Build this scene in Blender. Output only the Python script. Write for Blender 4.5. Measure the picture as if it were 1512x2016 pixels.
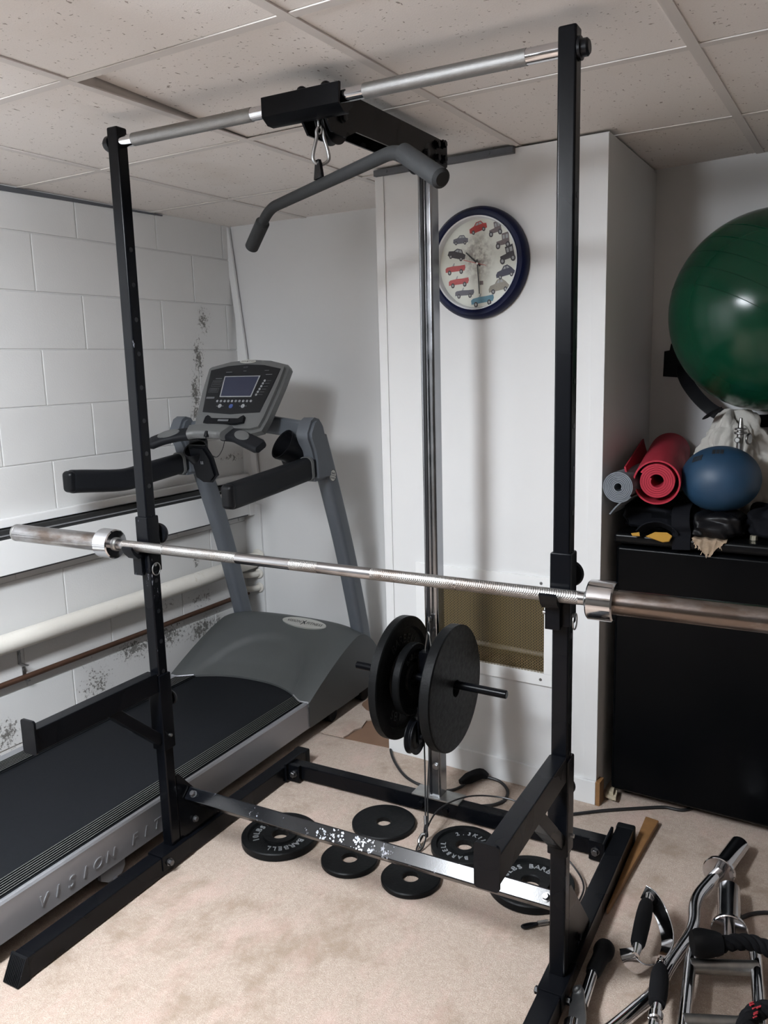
import bpy, bmesh, math, random
from mathutils import Vector, Matrix
random.seed(7)
S = bpy.context.scene
COL = S.collection
for o in list(bpy.data.objects): bpy.data.objects.remove(o)

# ------------------------------------------------------------------ camera
cam_d = bpy.data.cameras.new('camera'); cam = bpy.data.objects.new('camera', cam_d); COL.objects.link(cam)
R_ = Vector((0.8775534, 0.47874915, -0.02644411)); F_ = Vector((-0.47560082, 0.8621304, -0.17474277))
R_ = (R_ - F_*R_.dot(F_)).normalized(); F_.normalize(); U_ = R_.cross(F_)
mw = Matrix((( R_.x, U_.x, -F_.x, 1.66302), (R_.y, U_.y, -F_.y, -1.61693), (R_.z, U_.z, -F_.z, 1.42853), (0, 0, 0, 1)))
cam.matrix_world = mw
cam_d.sensor_fit = 'VERTICAL'; cam_d.sensor_height = 36.0; cam_d.lens = 1623.42/2016*36.0
cam_d.clip_start = 0.02
S.camera = cam
# ------------------------------------------------------------------ world, exposure
w = bpy.data.worlds.new('world'); S.world = w; w.use_nodes = True
w.node_tree.nodes['Background'].inputs[0].default_value = (0.9, 0.95, 1.0, 1); w.node_tree.nodes['Background'].inputs[1].default_value = 0.02
S.view_settings.view_transform = 'Standard'; S.view_settings.look = 'None'; S.view_settings.gamma = 1.0
S.view_settings.use_curve_mapping = False
S.view_settings.exposure = 0.1
LAMP = 93.0          # radiance of the fluorescent panels
LAMP_COL = (0.925, 0.985, 1.055)

# ------------------------------------------------------------------ materials
def nt(name):
    m = bpy.data.materials.new(name); m.use_nodes = True
    t = m.node_tree; b = t.nodes['Principled BSDF']
    return m, t, b
def N(t, typ, **kw):
    n = t.nodes.new(typ)
    for k, v in kw.items():
        if k.startswith('i_'):
            key = k[2:]; key = int(key) if key.isdigit() else key.replace('_', ' ')
            n.inputs[key].default_value = v
        else: setattr(n, k, v)
    return n
def ramp(t, fac, stops):
    r = N(t, 'ShaderNodeValToRGB'); e = r.color_ramp.elements
    while len(e) < len(stops): e.new(0.5)
    for el, (p, c) in zip(e, stops):
        el.position = p; el.color = (*c, 1) if len(c) == 3 else c
    t.links.new(fac, r.inputs[0]); return r
def mix(t, fac, a, b, mode='MIX'):
    m = N(t, 'ShaderNodeMix', data_type='RGBA', blend_type=mode)
    for s, v in ((m.inputs[0], fac), (m.inputs[6], a), (m.inputs[7], b)):
        if isinstance(v, (int, float)): s.default_value = v
        elif isinstance(v, tuple): s.default_value = (*v, 1) if len(v) == 3 else v
        else: t.links.new(v, s)
    return m.outputs[2]
def mth(t, op, a, b=None, c=None, clamp=False):
    m = N(t, 'ShaderNodeMath', operation=op, use_clamp=clamp)
    for i, v in enumerate((a, b, c)):
        if v is None: continue
        if isinstance(v, (int, float)): m.inputs[i].default_value = v
        else: t.links.new(v, m.inputs[i])
    return m.outputs[0]
def noise(t, scale, detail=3, rough=0.5, vec=None, stretch=None):
    n = N(t, 'ShaderNodeTexNoise'); n.inputs['Scale'].default_value = scale
    n.inputs['Detail'].default_value = detail; n.inputs['Roughness'].default_value = rough
    if vec is None: vec = N(t, 'ShaderNodeTexCoord').outputs['Object']
    if stretch:
        mp = N(t, 'ShaderNodeMapping'); mp.inputs['Scale'].default_value = stretch
        t.links.new(vec, mp.inputs[0]); vec = mp.outputs[0]
    t.links.new(vec, n.inputs['Vector']); return n.outputs['Fac']
def bump(t, b, h, strength=0.3, dist=0.002):
    n = N(t, 'ShaderNodeBump'); n.inputs['Strength'].default_value = strength; n.inputs['Distance'].default_value = dist
    t.links.new(h, n.inputs['Height']); t.links.new(n.outputs[0], b.inputs['Normal']); return n
def basic(name, col, rough=0.5, metal=0.0, var=0.0, vs=8, bmp=0.0, bs=200, coat=0.0, sheen=0.0, rv=0.0, spec=None):
    m, t, b = nt(name)
    b.inputs['Base Color'].default_value = (*col, 1); b.inputs['Roughness'].default_value = rough; b.inputs['Metallic'].default_value = metal
    if spec is not None: b.inputs['Specular IOR Level'].default_value = spec
    if coat: b.inputs['Coat Weight'].default_value = coat; b.inputs['Coat Roughness'].default_value = 0.15
    if sheen: b.inputs['Sheen Weight'].default_value = sheen
    if var:
        f = noise(t, vs, 4, 0.6)
        c = mix(t, f, tuple(max(0, x*(1-var)) for x in col), tuple(min(1, x*(1+var)) for x in col))
        t.links.new(c, b.inputs['Base Color'])
    if rv:
        f = noise(t, vs*2, 4, 0.6)
        r = N(t, 'ShaderNodeMapRange'); t.links.new(f, r.inputs[0]); r.inputs[1].default_value = .3; r.inputs[2].default_value = .7
        r.inputs[3].default_value = max(.02, rough-rv); r.inputs[4].default_value = min(1, rough+rv); t.links.new(r.outputs[0], b.inputs['Roughness'])
    if bmp: bump(t, b, noise(t, bs, 3), bmp, 0.001)
    return m
def scratched(name, col, scr, rough, amount, metal=0.0, spec=None):
    m, t, b = nt(name)
    f1 = noise(t, 55, 6, 0.75, stretch=(1, 1, .25)); f2 = noise(t, 5, 2)
    k = mth(t, 'ADD', mth(t, 'MULTIPLY', f1, .8), mth(t, 'MULTIPLY', f2, .35))
    r = ramp(t, k, [(1-amount, (0, 0, 0)), (1-amount+.02, (1, 1, 1))])
    t.links.new(mix(t, r.outputs[0], col, scr), b.inputs['Base Color'])
    rr = N(t, 'ShaderNodeMapRange'); t.links.new(f2, rr.inputs[0]); rr.inputs[3].default_value = rough*.75; rr.inputs[4].default_value = rough*1.35
    t.links.new(rr.outputs[0], b.inputs['Roughness']); b.inputs['Metallic'].default_value = metal
    if spec is not None: b.inputs['Specular IOR Level'].default_value = spec
    bump(t, b, noise(t, 260, 3), .06, .001)
    return m
M = {}
M['black'] = scratched('black_enamel', (.0024, .0028, .004), (.10, .105, .12), .26, .225, spec=.15)
M['black_worn'] = scratched('worn_black_enamel', (.0024, .0028, .004), (.22, .23, .26), .24, .275, spec=.16)
M['black_label'] = scratched('scuffed_black_enamel', (.003, .0035, .005), (.3, .31, .34), .17, .30, spec=.42)
M['plate'] = basic('cast_iron_black', (.0055, .006, .0065), .45, 0, .25, 30, .5, 170, rv=.08, spec=.13)
M['plate_letter'] = basic('grey_cast_lettering', (.23, .24, .25), .5)
M['plate_letter_black'] = basic('black_cast_lettering', (.02, .021, .023), .4)
M['rubber'] = basic('black_rubber', (.006, .0065, .0075), .6, 0, .2, 40, .15, 300, spec=.14)
M['foam'] = basic('black_foam', (.0075, .0085, .0095), .8, 0, .2, 60, .4, 500)
M['plastic'] = basic('black_plastic', (.004, .0045, .006), .36, 0, bmp=.1, bs=600, spec=.25)
M['grip'] = basic('handrail_rubber', (.0085, .0095, .012), .5, 0, .1, 30, .12, 900, spec=.2)
M['chrome'] = basic('chrome', (.66, .66, .68), .09, 1, rv=.05, vs=14)
M['mast'] = basic('brushed_chrome', (.33, .34, .36), .2, 1, .15, 6, rv=.06)
M['zinc'] = basic('zinc', (.36, .36, .36), .35, 1, .2, 60)
M['bolt'] = basic('dark_bolt_steel', (.16, .16, .165), .4, 1, .2, 60)
M['dullsteel'] = basic('dull_steel', (.36, .36, .35), .38, 1, .3, 40)
M['white_paint'] = basic('white_paint', (.70, .70, .695), .5, 0, .03, 4, .06, 90)
M['pipe_dim'] = basic('grey_pipe', (.20, .19, .17), .5)
M['label_silver'] = basic('torn_silver_label', (.3, .31, .33), .4, .6)
M['duct'] = basic('dark_duct', (.035, .03, .02), .8)
M['far_wall'] = basic('dark_unseen_wall', (.07, .06, .05), .6, 0, .1, 3)  # walls out of view, colour set dark to cut the bounced fill light
M['white_metal'] = basic('white_enamel', (.80, .80, .79), .35, 0, .04, 5)
M['grey_metal'] = basic('bluish_grey_frame_paint', (.115, .128, .145), .42, .25, .06, 20, .05, 700)
M['grey_plastic'] = basic('charcoal_plastic', (.062, .067, .067), .5, 0, .1, 9, .12, 900)
M['silver_plastic'] = basic('silver_grey_plastic', (.17, .175, .175), .38, .45, .05, 30)
M['alu'] = basic('anodised_aluminium', (.36, .365, .385), .42, .55, .06, 10)
M['alu_groove'] = basic('pale_groove', (.2, .2, .19), .6)
M['badge'] = basic('badge_silver', (.6, .6, .56), .3, .5)
M['ink'] = basic('black_ink', (.02, .02, .022), .5)
M['belt'] = basic('treadmill_belt', (.0075, .0085, .0105), .6, 0, .25, 60, .25, 700, spec=.12)
M['panel'] = basic('glossy_black_overlay', (.006, .007, .009), .3)
M['lcd'] = basic('dark_lcd', (.03, .034, .06), .2)
M['dimtext'] = basic('grey_overlay_print', (.12, .125, .13), .5)
M['button'] = basic('pale_button', (.28, .29, .3), .4)
M['blue_button'] = basic('blue_button', (.05, .08, .22), .4)
M['fridge'] = basic('black_fridge', (.0018, .0021, .0026), .27, 0, bmp=.12, bs=420, spec=.07)
M['fridge_top'] = basic('black_fridge_lid', (.003, .0032, .0036), .3, spec=.14)
M['leather'] = basic('black_leather', (.004, .004, .005), .4, 0, bmp=.3, bs=120, spec=.22)
M['cloth_black'] = basic('black_nylon', (.0035, .004, .006), .85, spec=.15)
M['yellow'] = basic('yellow_nylon', (.36, .19, .02), .8)
M['suede'] = basic('beige_terry', (.55, .42, .30), .95, 0, .25, 150, .8, 260)
M['towel'] = basic('white_cotton', (.52, .50, .46), .95, 0, .08, 40, .6, 320)
M['gray_mat'] = basic('grey_foam_mat', (.13, .145, .165), .75, 0, .08, 40, .2, 500)
M['red_mat'] = basic('red_foam_mat', (.36, .012, .032), .7, 0, .08, 40, .2, 500)
M['green_ball'] = basic('green_vinyl', (.002, .036, .017), .2, 0, .15, 5, .05, 300, spec=.35)
M['blue_ball'] = basic('blue_rubber', (.012, .042, .085), .5, 0, .3, 12, .15, 120)
M['wood'] = basic('pine', (.21, .105, .038), .6, 0, .25, 30)
M['copper'] = basic('tarnished_copper', (.10, .052, .034), .5, .6, .4, 14)
M['pouch'] = basic('beige_sachet', (.42, .36, .26), .8, 0, .1, 30)
M['navy'] = basic('navy_plastic', (.003, .006, .032), .3, spec=.2)
M['dial_rim'] = basic('silver_white_rim', (.72, .74, .76), .3)
M['cable'] = basic('black_coated_cable', (.012, .012, .013), .35)
M['cord'] = basic('black_power_cord', (.01, .01, .011), .5)
M['angle'] = basic('grey_wall_angle', (.085, .09, .1), .5)
M['plenum'] = basic('dark_plenum', (.02, .02, .02), .9)
M['tee'] = basic('ceiling_tee_white', (.70, .66, .63), .5)
M['rope'] = basic('black_rope', (.006, .006, .007), .9, 0, .6, 120, spec=.12)
M['grip_foam'] = basic('black_grip_foam', (.006, .006, .007), .85, 0, .2, 60, .4, 500, spec=.15)
M['rope_red'] = basic('red_fleck', (.35, .02, .03), .9)
M['band_red'] = basic('dark_red_band', (.11, .008, .012), .35)
M['nut'] = basic('brass_plated_steel', (.62, .58, .45), .35, .8)
M['handpin'] = basic('red_hand', (.45, .03, .03), .5)

def emis():
    m, t, b = nt('fluorescent_diffuser')
    b.inputs['Base Color'].default_value = (.9, .9, .9, 1)
    b.inputs['Emission Color'].default_value = (*LAMP_COL, 1); b.inputs['Emission Strength'].default_value = LAMP
    return m
M['lamp'] = emis()
def carpet():
    m, t, b = nt('carpet')
    co = N(t, 'ShaderNodeTexCoord').outputs['Object']
    fine = noise(t, 330, 3, .75, co); mid = noise(t, 70, 5, .85, co); big = noise(t, 2.6, 3, .55, co); pat = noise(t, 9, 6, .7, co); pat2 = noise(t, 5.5, 5, .7, co, (1.3, .7, 1))
    c = mix(t, ramp(t, fine, [(.3, (0, 0, 0)), (.7, (1, 1, 1))]).outputs[0], (.31, .237, .187), (.66, .562, .48))
    c = mix(t, ramp(t, mid, [(.36, (0, 0, 0)), (.62, (1, 1, 1))]).outputs[0], mix(t, .6, c, (.34, .25, .19)), c)
    st = ramp(t, mth(t, 'ADD', mth(t, 'MULTIPLY', big, .4), mth(t, 'MULTIPLY', pat, .6)), [(.50, (0, 0, 0)), (.62, (1, 1, 1))])
    c = mix(t, mth(t, 'MULTIPLY', st.outputs[0], .7), c, (.29, .215, .155))
    pk = ramp(t, pat2, [(.5, (0, 0, 0)), (.68, (1, 1, 1))])
    c = mix(t, mth(t, 'MULTIPLY', pk.outputs[0], .35), c, (.62, .42, .37))
    dk = ramp(t, noise(t, 120, 2, .5, co), [(.69, (0, 0, 0)), (.73, (1, 1, 1))])
    c = mix(t, mth(t, 'MULTIPLY', dk.outputs[0], .45), c, (.20, .15, .11))
    t.links.new(c, b.inputs['Base Color']); b.inputs['Roughness'].default_value = .95; b.inputs['Specular IOR Level'].default_value = .1
    b.inputs['Sheen Weight'].default_value = .1
    h = mth(t, 'ADD', fine, mth(t, 'MULTIPLY', mid, .8)); bump(t, b, h, .6, .005)
    return m
M['carpet'] = carpet()
def tile():
    m, t, b = nt('mineral_fibre_tile')
    co = N(t, 'ShaderNodeTexCoord').outputs['Object']
    f1 = noise(t, 85, 3, .6, co, (1, .45, 1)); f2 = noise(t, 150, 2, .5, co, (.45, 1, 1)); g = noise(t, 260, 3, .6, co)
    a = ramp(t, f1, [(.675, (0, 0, 0)), (.70, (1, 1, 1))]); c2 = ramp(t, f2, [(.69, (0, 0, 0)), (.715, (1, 1, 1))])
    fl = mth(t, 'MAXIMUM', a.outputs[0], c2.outputs[0])
    base = mix(t, g, (.78, .735, .70), (.89, .845, .81))
    stn = ramp(t, noise(t, 1.7, 3, .6, co), [(.6, (0, 0, 0)), (.75, (1, 1, 1))])
    base = mix(t, mth(t, 'MULTIPLY', stn.outputs[0], .25), base, (.52, .44, .34))
    t.links.new(mix(t, mth(t, 'MULTIPLY', fl, .8), base, (.24, .185, .155)), b.inputs['Base Color'])
    b.inputs['Roughness'].default_value = .9
    bump(t, b, mth(t, 'SUBTRACT', mth(t, 'MULTIPLY', g, .3), fl), .5, .002)
    return m
M['tile'] = tile()
def block_wall(blobs, name='painted_block'):
    m, t, b = nt(name)
    tc = N(t, 'ShaderNodeTexCoord').outputs['Object']
    g = noise(t, 150, 4, .6, tc); lo = noise(t, 3, 3, .5, tc)
    base = mix(t, lo, (.60, .595, .58), (.69, .685, .675))
    sp = noise(t, 75, 6, .8, tc); sp2 = noise(t, 24, 4, .7, tc)
    tot = None
    for (y, z, ry, rz, wgt) in blobs:
        mp = N(t, 'ShaderNodeMapping'); mp.inputs['Location'].default_value = (0, -y/ry, -z/rz); mp.inputs['Scale'].default_value = (0, 1/ry, 1/rz)
        t.links.new(tc, mp.inputs[0])
        ln = N(t, 'ShaderNodeVectorMath', operation='LENGTH'); t.links.new(mp.outputs[0], ln.inputs[0])
        r = N(t, 'ShaderNodeMapRange'); t.links.new(ln.outputs['Value'], r.inputs[0]); r.inputs[1].default_value = .15; r.inputs[2].default_value = 1.0
        r.inputs[3].default_value = wgt; r.inputs[4].default_value = 0
        tot = r.outputs[0] if tot is None else mth(t, 'MAXIMUM', tot, r.outputs[0])
    k = mth(t, 'ADD', mth(t, 'ADD', mth(t, 'MULTIPLY', sp, .72), mth(t, 'MULTIPLY', sp2, .28)), mth(t, 'MULTIPLY', tot, .13))
    mk = ramp(t, mth(t, 'MULTIPLY', k, mth(t, 'GREATER_THAN', tot, .01)), [(.605, (0, 0, 0)), (.63, (1, 1, 1))])
    t.links.new(mix(t, mth(t, 'MULTIPLY', mk.outputs[0], .85), base, (.085, .078, .065)), b.inputs['Base Color'])
    b.inputs['Roughness'].default_value = .48
    h = mth(t, 'ADD', mth(t, 'ADD', mth(t, 'MULTIPLY', g, .4), mth(t, 'MULTIPLY', lo, 1.2)), mth(t, 'MULTIPLY', mk.outputs[0], -.8)); bump(t, b, h, .35, .004)
    return m
def steelbar(name, knurl, rust):
    m, t, b = nt(name)
    tc = N(t, 'ShaderNodeTexCoord').outputs['Object']
    f = noise(t, 22, 5, .65, tc, (.35, 1, 1)); f2 = noise(t, 4, 3, .6, tc)
    k = mth(t, 'ADD', mth(t, 'MULTIPLY', f, .6), mth(t, 'MULTIPLY', f2, .4))
    r = ramp(t, k, [(.52-rust*.3, (0, 0, 0)), (.72-rust*.3, (1, 1, 1))])
    base = (.36, .355, .345) if knurl else (.46, .46, .47)
    t.links.new(mix(t, mth(t, 'MULTIPLY', r.outputs[0], .85), base, (.13, .088, .062)), b.inputs['Base Color'])
    b.inputs['Metallic'].default_value = 1
    rr = N(t, 'ShaderNodeMapRange'); t.links.new(k, rr.inputs[0]); rr.inputs[1].default_value = .3; rr.inputs[2].default_value = .7
    rr.inputs[3].default_value = .3 if knurl else .12; rr.inputs[4].default_value = .5 if knurl else .3
    t.links.new(rr.outputs[0], b.inputs['Roughness'])
    if knurl:
        w1 = N(t, 'ShaderNodeTexWave', wave_type='BANDS'); w1.inputs['Scale'].default_value = 110; w1.inputs['Distortion'].default_value = .4
        mp = N(t, 'ShaderNodeMapping'); mp.inputs['Rotation'].default_value = (0, .7, .7); t.links.new(tc, mp.inputs[0]); t.links.new(mp.outputs[0], w1.inputs['Vector'])
        w2 = N(t, 'ShaderNodeTexWave', wave_type='BANDS'); w2.inputs['Scale'].default_value = 110; w2.inputs['Distortion'].default_value = .4
        mp2 = N(t, 'ShaderNodeMapping'); mp2.inputs['Rotation'].default_value = (0, -.7, -.7); t.links.new(tc, mp2.inputs[0]); t.links.new(mp2.outputs[0], w2.inputs['Vector'])
        bump(t, b, mth(t, 'MULTIPLY', w1.outputs['Fac'], w2.outputs['Fac']), .6, .0012)
    return m
M['shaft_knurl'] = steelbar('knurled_steel', True, .15)
M['shaft_smooth'] = steelbar('polished_steel', False, .1)
M['sleeve_worn'] = steelbar('worn_rusty_sleeve', False, .62)
M['sleeve_pale'] = steelbar('dull_bare_sleeve', False, .5)
M['pull_knurl'] = basic('grey_knurled_chrome', (.31, .305, .30), .5, 1, .12, 90, .6, 700)
def pipe_mat():
    m, t, b = nt('aged_cream_pipe_paint')
    f = noise(t, 9, 4, .6); g = noise(t, 60, 3, .6)
    c = mix(t, f, (.66, .62, .55), (.76, .74, .69))
    r = ramp(t, mth(t, 'ADD', mth(t, 'MULTIPLY', f, .6), mth(t, 'MULTIPLY', g, .4)), [(.56, (0, 0, 0)), (.68, (1, 1, 1))])
    t.links.new(mix(t, mth(t, 'MULTIPLY', r.outputs[0], .5), c, (.42, .33, .22)), b.inputs['Base Color']); b.inputs['Roughness'].default_value = .45
    return m
M['pipe'] = pipe_mat()
def hardboard():
    m, t, b = nt('brown_hardboard')
    f = noise(t, 12, 4, .6); g = noise(t, 200, 3, .6)
    t.links.new(mix(t, f, (.155, .085, .05), (.21, .125, .08)), b.inputs['Base Color']); b.inputs['Roughness'].default_value = .7
    bump(t, b, g, .2, .001); return m
M['hardboard'] = hardboard()
def grille():
    m, t, b = nt('expanded_metal_mesh')
    tc = N(t, 'ShaderNodeTexCoord').outputs['Object']
    mp = N(t, 'ShaderNodeMapping'); mp.inputs['Rotation'].default_value = (math.radians(90), 0, 0)
    t.links.new(tc, mp.inputs[0])
    sx = N(t, 'ShaderNodeSeparateXYZ'); t.links.new(tc, sx.inputs[0])
    cb = N(t, 'ShaderNodeCombineXYZ'); t.links.new(sx.outputs[2], cb.inputs[0]); t.links.new(sx.outputs[0], cb.inputs[1])
    br = N(t, 'ShaderNodeTexBrick', offset=.5); t.links.new(cb.outputs[0], br.inputs['Vector'])
    br.inputs['Scale'].default_value = 1; br.inputs['Brick Width'].default_value = .0095; br.inputs['Row Height'].default_value = .0056
    br.inputs['Mortar Size'].default_value = .0009; br.inputs['Mortar Smooth'].default_value = .1
    tr = N(t, 'ShaderNodeBsdfTransparent'); mx = N(t, 'ShaderNodeMixShader')
    b.inputs['Base Color'].default_value = (.20, .145, .065, 1); b.inputs['Roughness'].default_value = .5; b.inputs['Metallic'].default_value = .2
    t.links.new(br.outputs['Fac'], mx.inputs[0]); t.links.new(tr.outputs[0], mx.inputs[1]); t.links.new(b.outputs[0], mx.inputs[2])
    t.links.new(mx.outputs[0], t.nodes['Material Output'].inputs[0])
    return m
M['grille'] = grille()
def dial():
    m, t, b = nt('clock_dial_print')
    tc = N(t, 'ShaderNodeTexCoord').outputs['Object']
    sx = N(t, 'ShaderNodeSeparateXYZ'); t.links.new(tc, sx.inputs[0])
    mp = N(t, 'ShaderNodeMapping'); mp.inputs['Location'].default_value = (0, 0, -.22); mp.inputs['Scale'].default_value = (15, 0, 11); t.links.new(tc, mp.inputs[0])
    ln = N(t, 'ShaderNodeVectorMath', operation='LENGTH'); t.links.new(mp.outputs[0], ln.inputs[0])
    f = noise(t, 75, 4, .6, tc)
    k = mth(t, 'MULTIPLY', ramp(t, ln.outputs['Value'], [(.35, (1, 1, 1)), (1, (0, 0, 0))]).outputs[0], ramp(t, f, [(.38, (0, 0, 0)), (.62, (1, 1, 1))]).outputs[0])
    t.links.new(mix(t, mth(t, 'MULTIPLY', k, .75), (.66, .67, .60), (.17, .14, .13)), b.inputs['Base Color']); b.inputs['Roughness'].default_value = .35
    return m
M['dial'] = dial()
for nm, c in dict(car_red=(.40, .035, .03), car_pink=(.42, .07, .07), car_grey=(.10, .10, .12), car_dark=(.035, .03, .035), car_blue=(.09, .22, .29), car_tan=(.25, .23, .19), car_navy=(.035, .035, .06), car_brown=(.14, .11, .11), car_glass=(.32, .33, .33)).items():
    M[nm] = basic('print_'+nm, c, .5, 0, .4, 300)

# ------------------------------------------------------------------ mesh builder
def frameM(o, ex, ey):
    ex = Vector(ex).normalized(); ey = Vector(ey); ey = (ey - ex*ey.dot(ex)).normalized(); ez = ex.cross(ey)
    return Matrix(((ex.x, ey.x, ez.x, o[0]), (ex.y, ey.y, ez.y, o[1]), (ex.z, ey.z, ez.z, o[2]), (0, 0, 0, 1)))
def smooth_path(pts, n=6, closed=False):
    P = [Vector(p) for p in pts]; out = []; L = len(P)
    for i in range(L if closed else L-1):
        p0 = P[(i-1) % L] if (closed or i > 0) else P[0]*2-P[1]
        p1, p2 = P[i], P[(i+1) % L]
        p3 = P[(i+2) % L] if (closed or i+2 < L) else p2*2-p1
        for k in range(n):
            u = k/n
            out.append(.5*((2*p1)+(p2-p0)*u+(2*p0-5*p1+4*p2-p3)*u*u+(3*p1-p0-3*p2+p3)*u**3))
    if not closed: out.append(P[-1])
    return out
def fillet(pts, r, n=6):
    P = [Vector(p) for p in pts]; out = [P[0]]
    for i in range(1, len(P)-1):
        a = (P[i-1]-P[i]); b = (P[i+1]-P[i]); rr = min(r, a.length*.45, b.length*.45)
        p = P[i]+a.normalized()*rr; q = P[i]+b.normalized()*rr
        for k in range(n+1):
            u = k/n; out.append((1-u)**2*p+2*u*(1-u)*P[i]+u*u*q)
    out.append(P[-1]); return out
def rrect(w_, h_, r, n=4):
    out = []
    for cx, cy, a0 in ((w_/2-r, h_/2-r, 0), (-w_/2+r, h_/2-r, 90), (-w_/2+r, -h_/2+r, 180), (w_/2-r, -h_/2+r, 270)):
        for k in range(n+1):
            a = math.radians(a0+90*k/n); out.append((cx+r*math.cos(a), cy+r*math.sin(a)))
    return out
class MB:
    def __init__(s): s.bm = bmesh.new(); s.mats = []; s.mi = 0
    def mat(s, k):
        if k not in s.mats: s.mats.append(k)
        s.mi = s.mats.index(k); return s
    def _add(s, t, X=None):
        if X is not None: bmesh.ops.transform(t, matrix=X, verts=t.verts)
        for f in t.faces: f.material_index = s.mi
        bmesh.ops.recalc_face_normals(t, faces=t.faces)
        me = bpy.data.meshes.new('tmp'); t.to_mesh(me); t.free(); s.bm.from_mesh(me); bpy.data.meshes.remove(me); return s
    def box(s, c, size, bev=0, X=None, seg=2):
        t = bmesh.new(); bmesh.ops.create_cube(t, size=1.0)
        bmesh.ops.transform(t, matrix=Matrix.Diagonal((*size, 1)), verts=t.verts)
        if bev: bmesh.ops.bevel(t, geom=t.edges[:], offset=min(bev, min(size)*.49), segments=seg, affect='EDGES', profile=.5)
        Y = Matrix.Translation(c) if X is None else X @ Matrix.Translation(c)
        return s._add(t, Y)
    def bb(s, x0, x1, y0, y1, z0, z1, bev=0, X=None, seg=2):
        return s.box(((x0+x1)/2, (y0+y1)/2, (z0+z1)/2), (abs(x1-x0), abs(y1-y0), abs(z1-z0)), bev, X, seg)
    def bar(s, p0, p1, w_, h_, up=(0, 0, 1), bev=.002):
        p0, p1 = Vector(p0), Vector(p1); d = p1-p0
        X = frameM((p0+p1)/2, d, up)
        return s.box((0, 0, 0), (d.length, h_, w_), bev, X)
    def lathe(s, prof, X=None, seg=32, closed=False):
        t = bmesh.new(); rings = []
        for r, h in prof:
            if r < 1e-6: rings.append([t.verts.new((0, 0, h))])
            else: rings.append([t.verts.new((r*math.cos(2*math.pi*k/seg), r*math.sin(2*math.pi*k/seg), h)) for k in range(seg)])
        R = list(zip(rings, rings[1:]))
        if closed: R.append((rings[-1], rings[0]))
        for a, b in R:
            for k in range(seg):
                k2 = (k+1) % seg
                if len(a) == 1 and len(b) == 1: continue
                if len(a) == 1: t.faces.new((a[0], b[k], b[k2]))
                elif len(b) == 1: t.faces.new((a[k], a[k2], b[0]))
                else: t.faces.new((a[k], a[k2], b[k2], b[k]))
        return s._add(t, X)
    def cyl(s, p0, p1, r, seg=24, r2=None, bev=0):
        p0, p1 = Vector(p0), Vector(p1); d = p1-p0; L = d.length; r2 = r if r2 is None else r2
        z = d.normalized(); x = z.orthogonal().normalized(); X = frameM(p0, x, z.cross(x))
        if bev: pr = [(0, 0), (r-bev, 0), (r, bev), (r2, L-bev), (r2-bev, L), (0, L)]
        else: pr = [(0, 0), (r, 0), (r2, L), (0, L)]
        return s.lathe(pr, X, seg)
    def hexbolt(s, p, d, r, h):
        p, d = Vector(p), Vector(d).normalized(); x = d.orthogonal(); X = frameM(p, x, d.cross(x))
        s.lathe([(0, 0), (r*1.25, 0), (r*1.25, h*.2), (0, h*.2)], X, 20)
        return s.lathe([(0, h*.2), (r, h*.2), (r, h*.9), (r*.85, h), (0, h)], X, 6)
    def sphere(s, c, r, sc=(1, 1, 1), seg=32, X=None):
        t = bmesh.new(); bmesh.ops.create_uvsphere(t, u_segments=seg, v_segments=seg//2, radius=r)
        bmesh.ops.transform(t, matrix=Matrix.Translation(c) @ (X or Matrix()) @ Matrix.Diagonal((*sc, 1)), verts=t.verts)
        return s._add(t)
    def sweep(s, pts, prof, up=(0, 0, 1), closed=False, scale=None, caps=True, fixed_up=False):
        P = [Vector(p) for p in pts]; n = len(P); t = bmesh.new(); rings = []; u = Vector(up)
        for i in range(n):
            a = P[(i-1) % n] if (closed or i > 0) else P[i]; b = P[(i+1) % n] if (closed or i < n-1) else P[i]
            d = (b-a).normalized()
            uu = Vector(up) if fixed_up else u
            v = uu - d*uu.dot(d)
            if v.length < 1e-5: v = d.orthogonal()
            v.normalize(); u = v; x = v.cross(d)
            k = 1 if scale is None else scale[i]
            kx, ky = k if isinstance(k, tuple) else (k, k)
            rings.append([t.verts.new(P[i]+x*px*kx+v*py*ky) for px, py in prof])
        m_ = len(prof)
        for i in range(n if closed else n-1):
            a, b = rings[i], rings[(i+1) % n]
            for k in range(m_): t.faces.new((a[k], a[(k+1) % m_], b[(k+1) % m_], b[k]))
        if not closed and caps: t.faces.new(rings[0]); t.faces.new(rings[-1])
        return s._add(t)
    def tube(s, pts, r, seg=12, closed=False, scale=None):
        return s.sweep(pts, [(r*math.cos(2*math.pi*k/seg), r*math.sin(2*math.pi*k/seg)) for k in range(seg)], (0.13, .21, .97), closed, scale)
    def prism(s, poly, h, X=None, bev=0):
        t = bmesh.new(); a = [t.verts.new((x, y, 0)) for x, y in poly]; f = t.faces.new(a)
        r = bmesh.ops.extrude_face_region(t, geom=[f]); vs = [e for e in r['geom'] if isinstance(e, bmesh.types.BMVert)]
        bmesh.ops.translate(t, verts=vs, vec=(0, 0, h))
        if bev:
            es = [e for e in t.edges if len(e.link_faces) == 2 and abs(e.verts[0].co.z-e.verts[1].co.z) < 1e-7]
            bmesh.ops.bevel(t, geom=es, offset=bev, segments=2, affect='EDGES')
        return s._add(t, X)
    def grid(s, fn, nu, nv, X=None, thick=0):
        t = bmesh.new(); V = [[t.verts.new(fn(i/nu, j/nv)) for j in range(nv+1)] for i in range(nu+1)]
        for i in range(nu):
            for j in range(nv): t.faces.new((V[i][j], V[i+1][j], V[i+1][j+1], V[i][j+1]))
        if thick: bmesh.ops.solidify(t, geom=t.faces[:], thickness=thick)
        return s._add(t, X)
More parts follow.
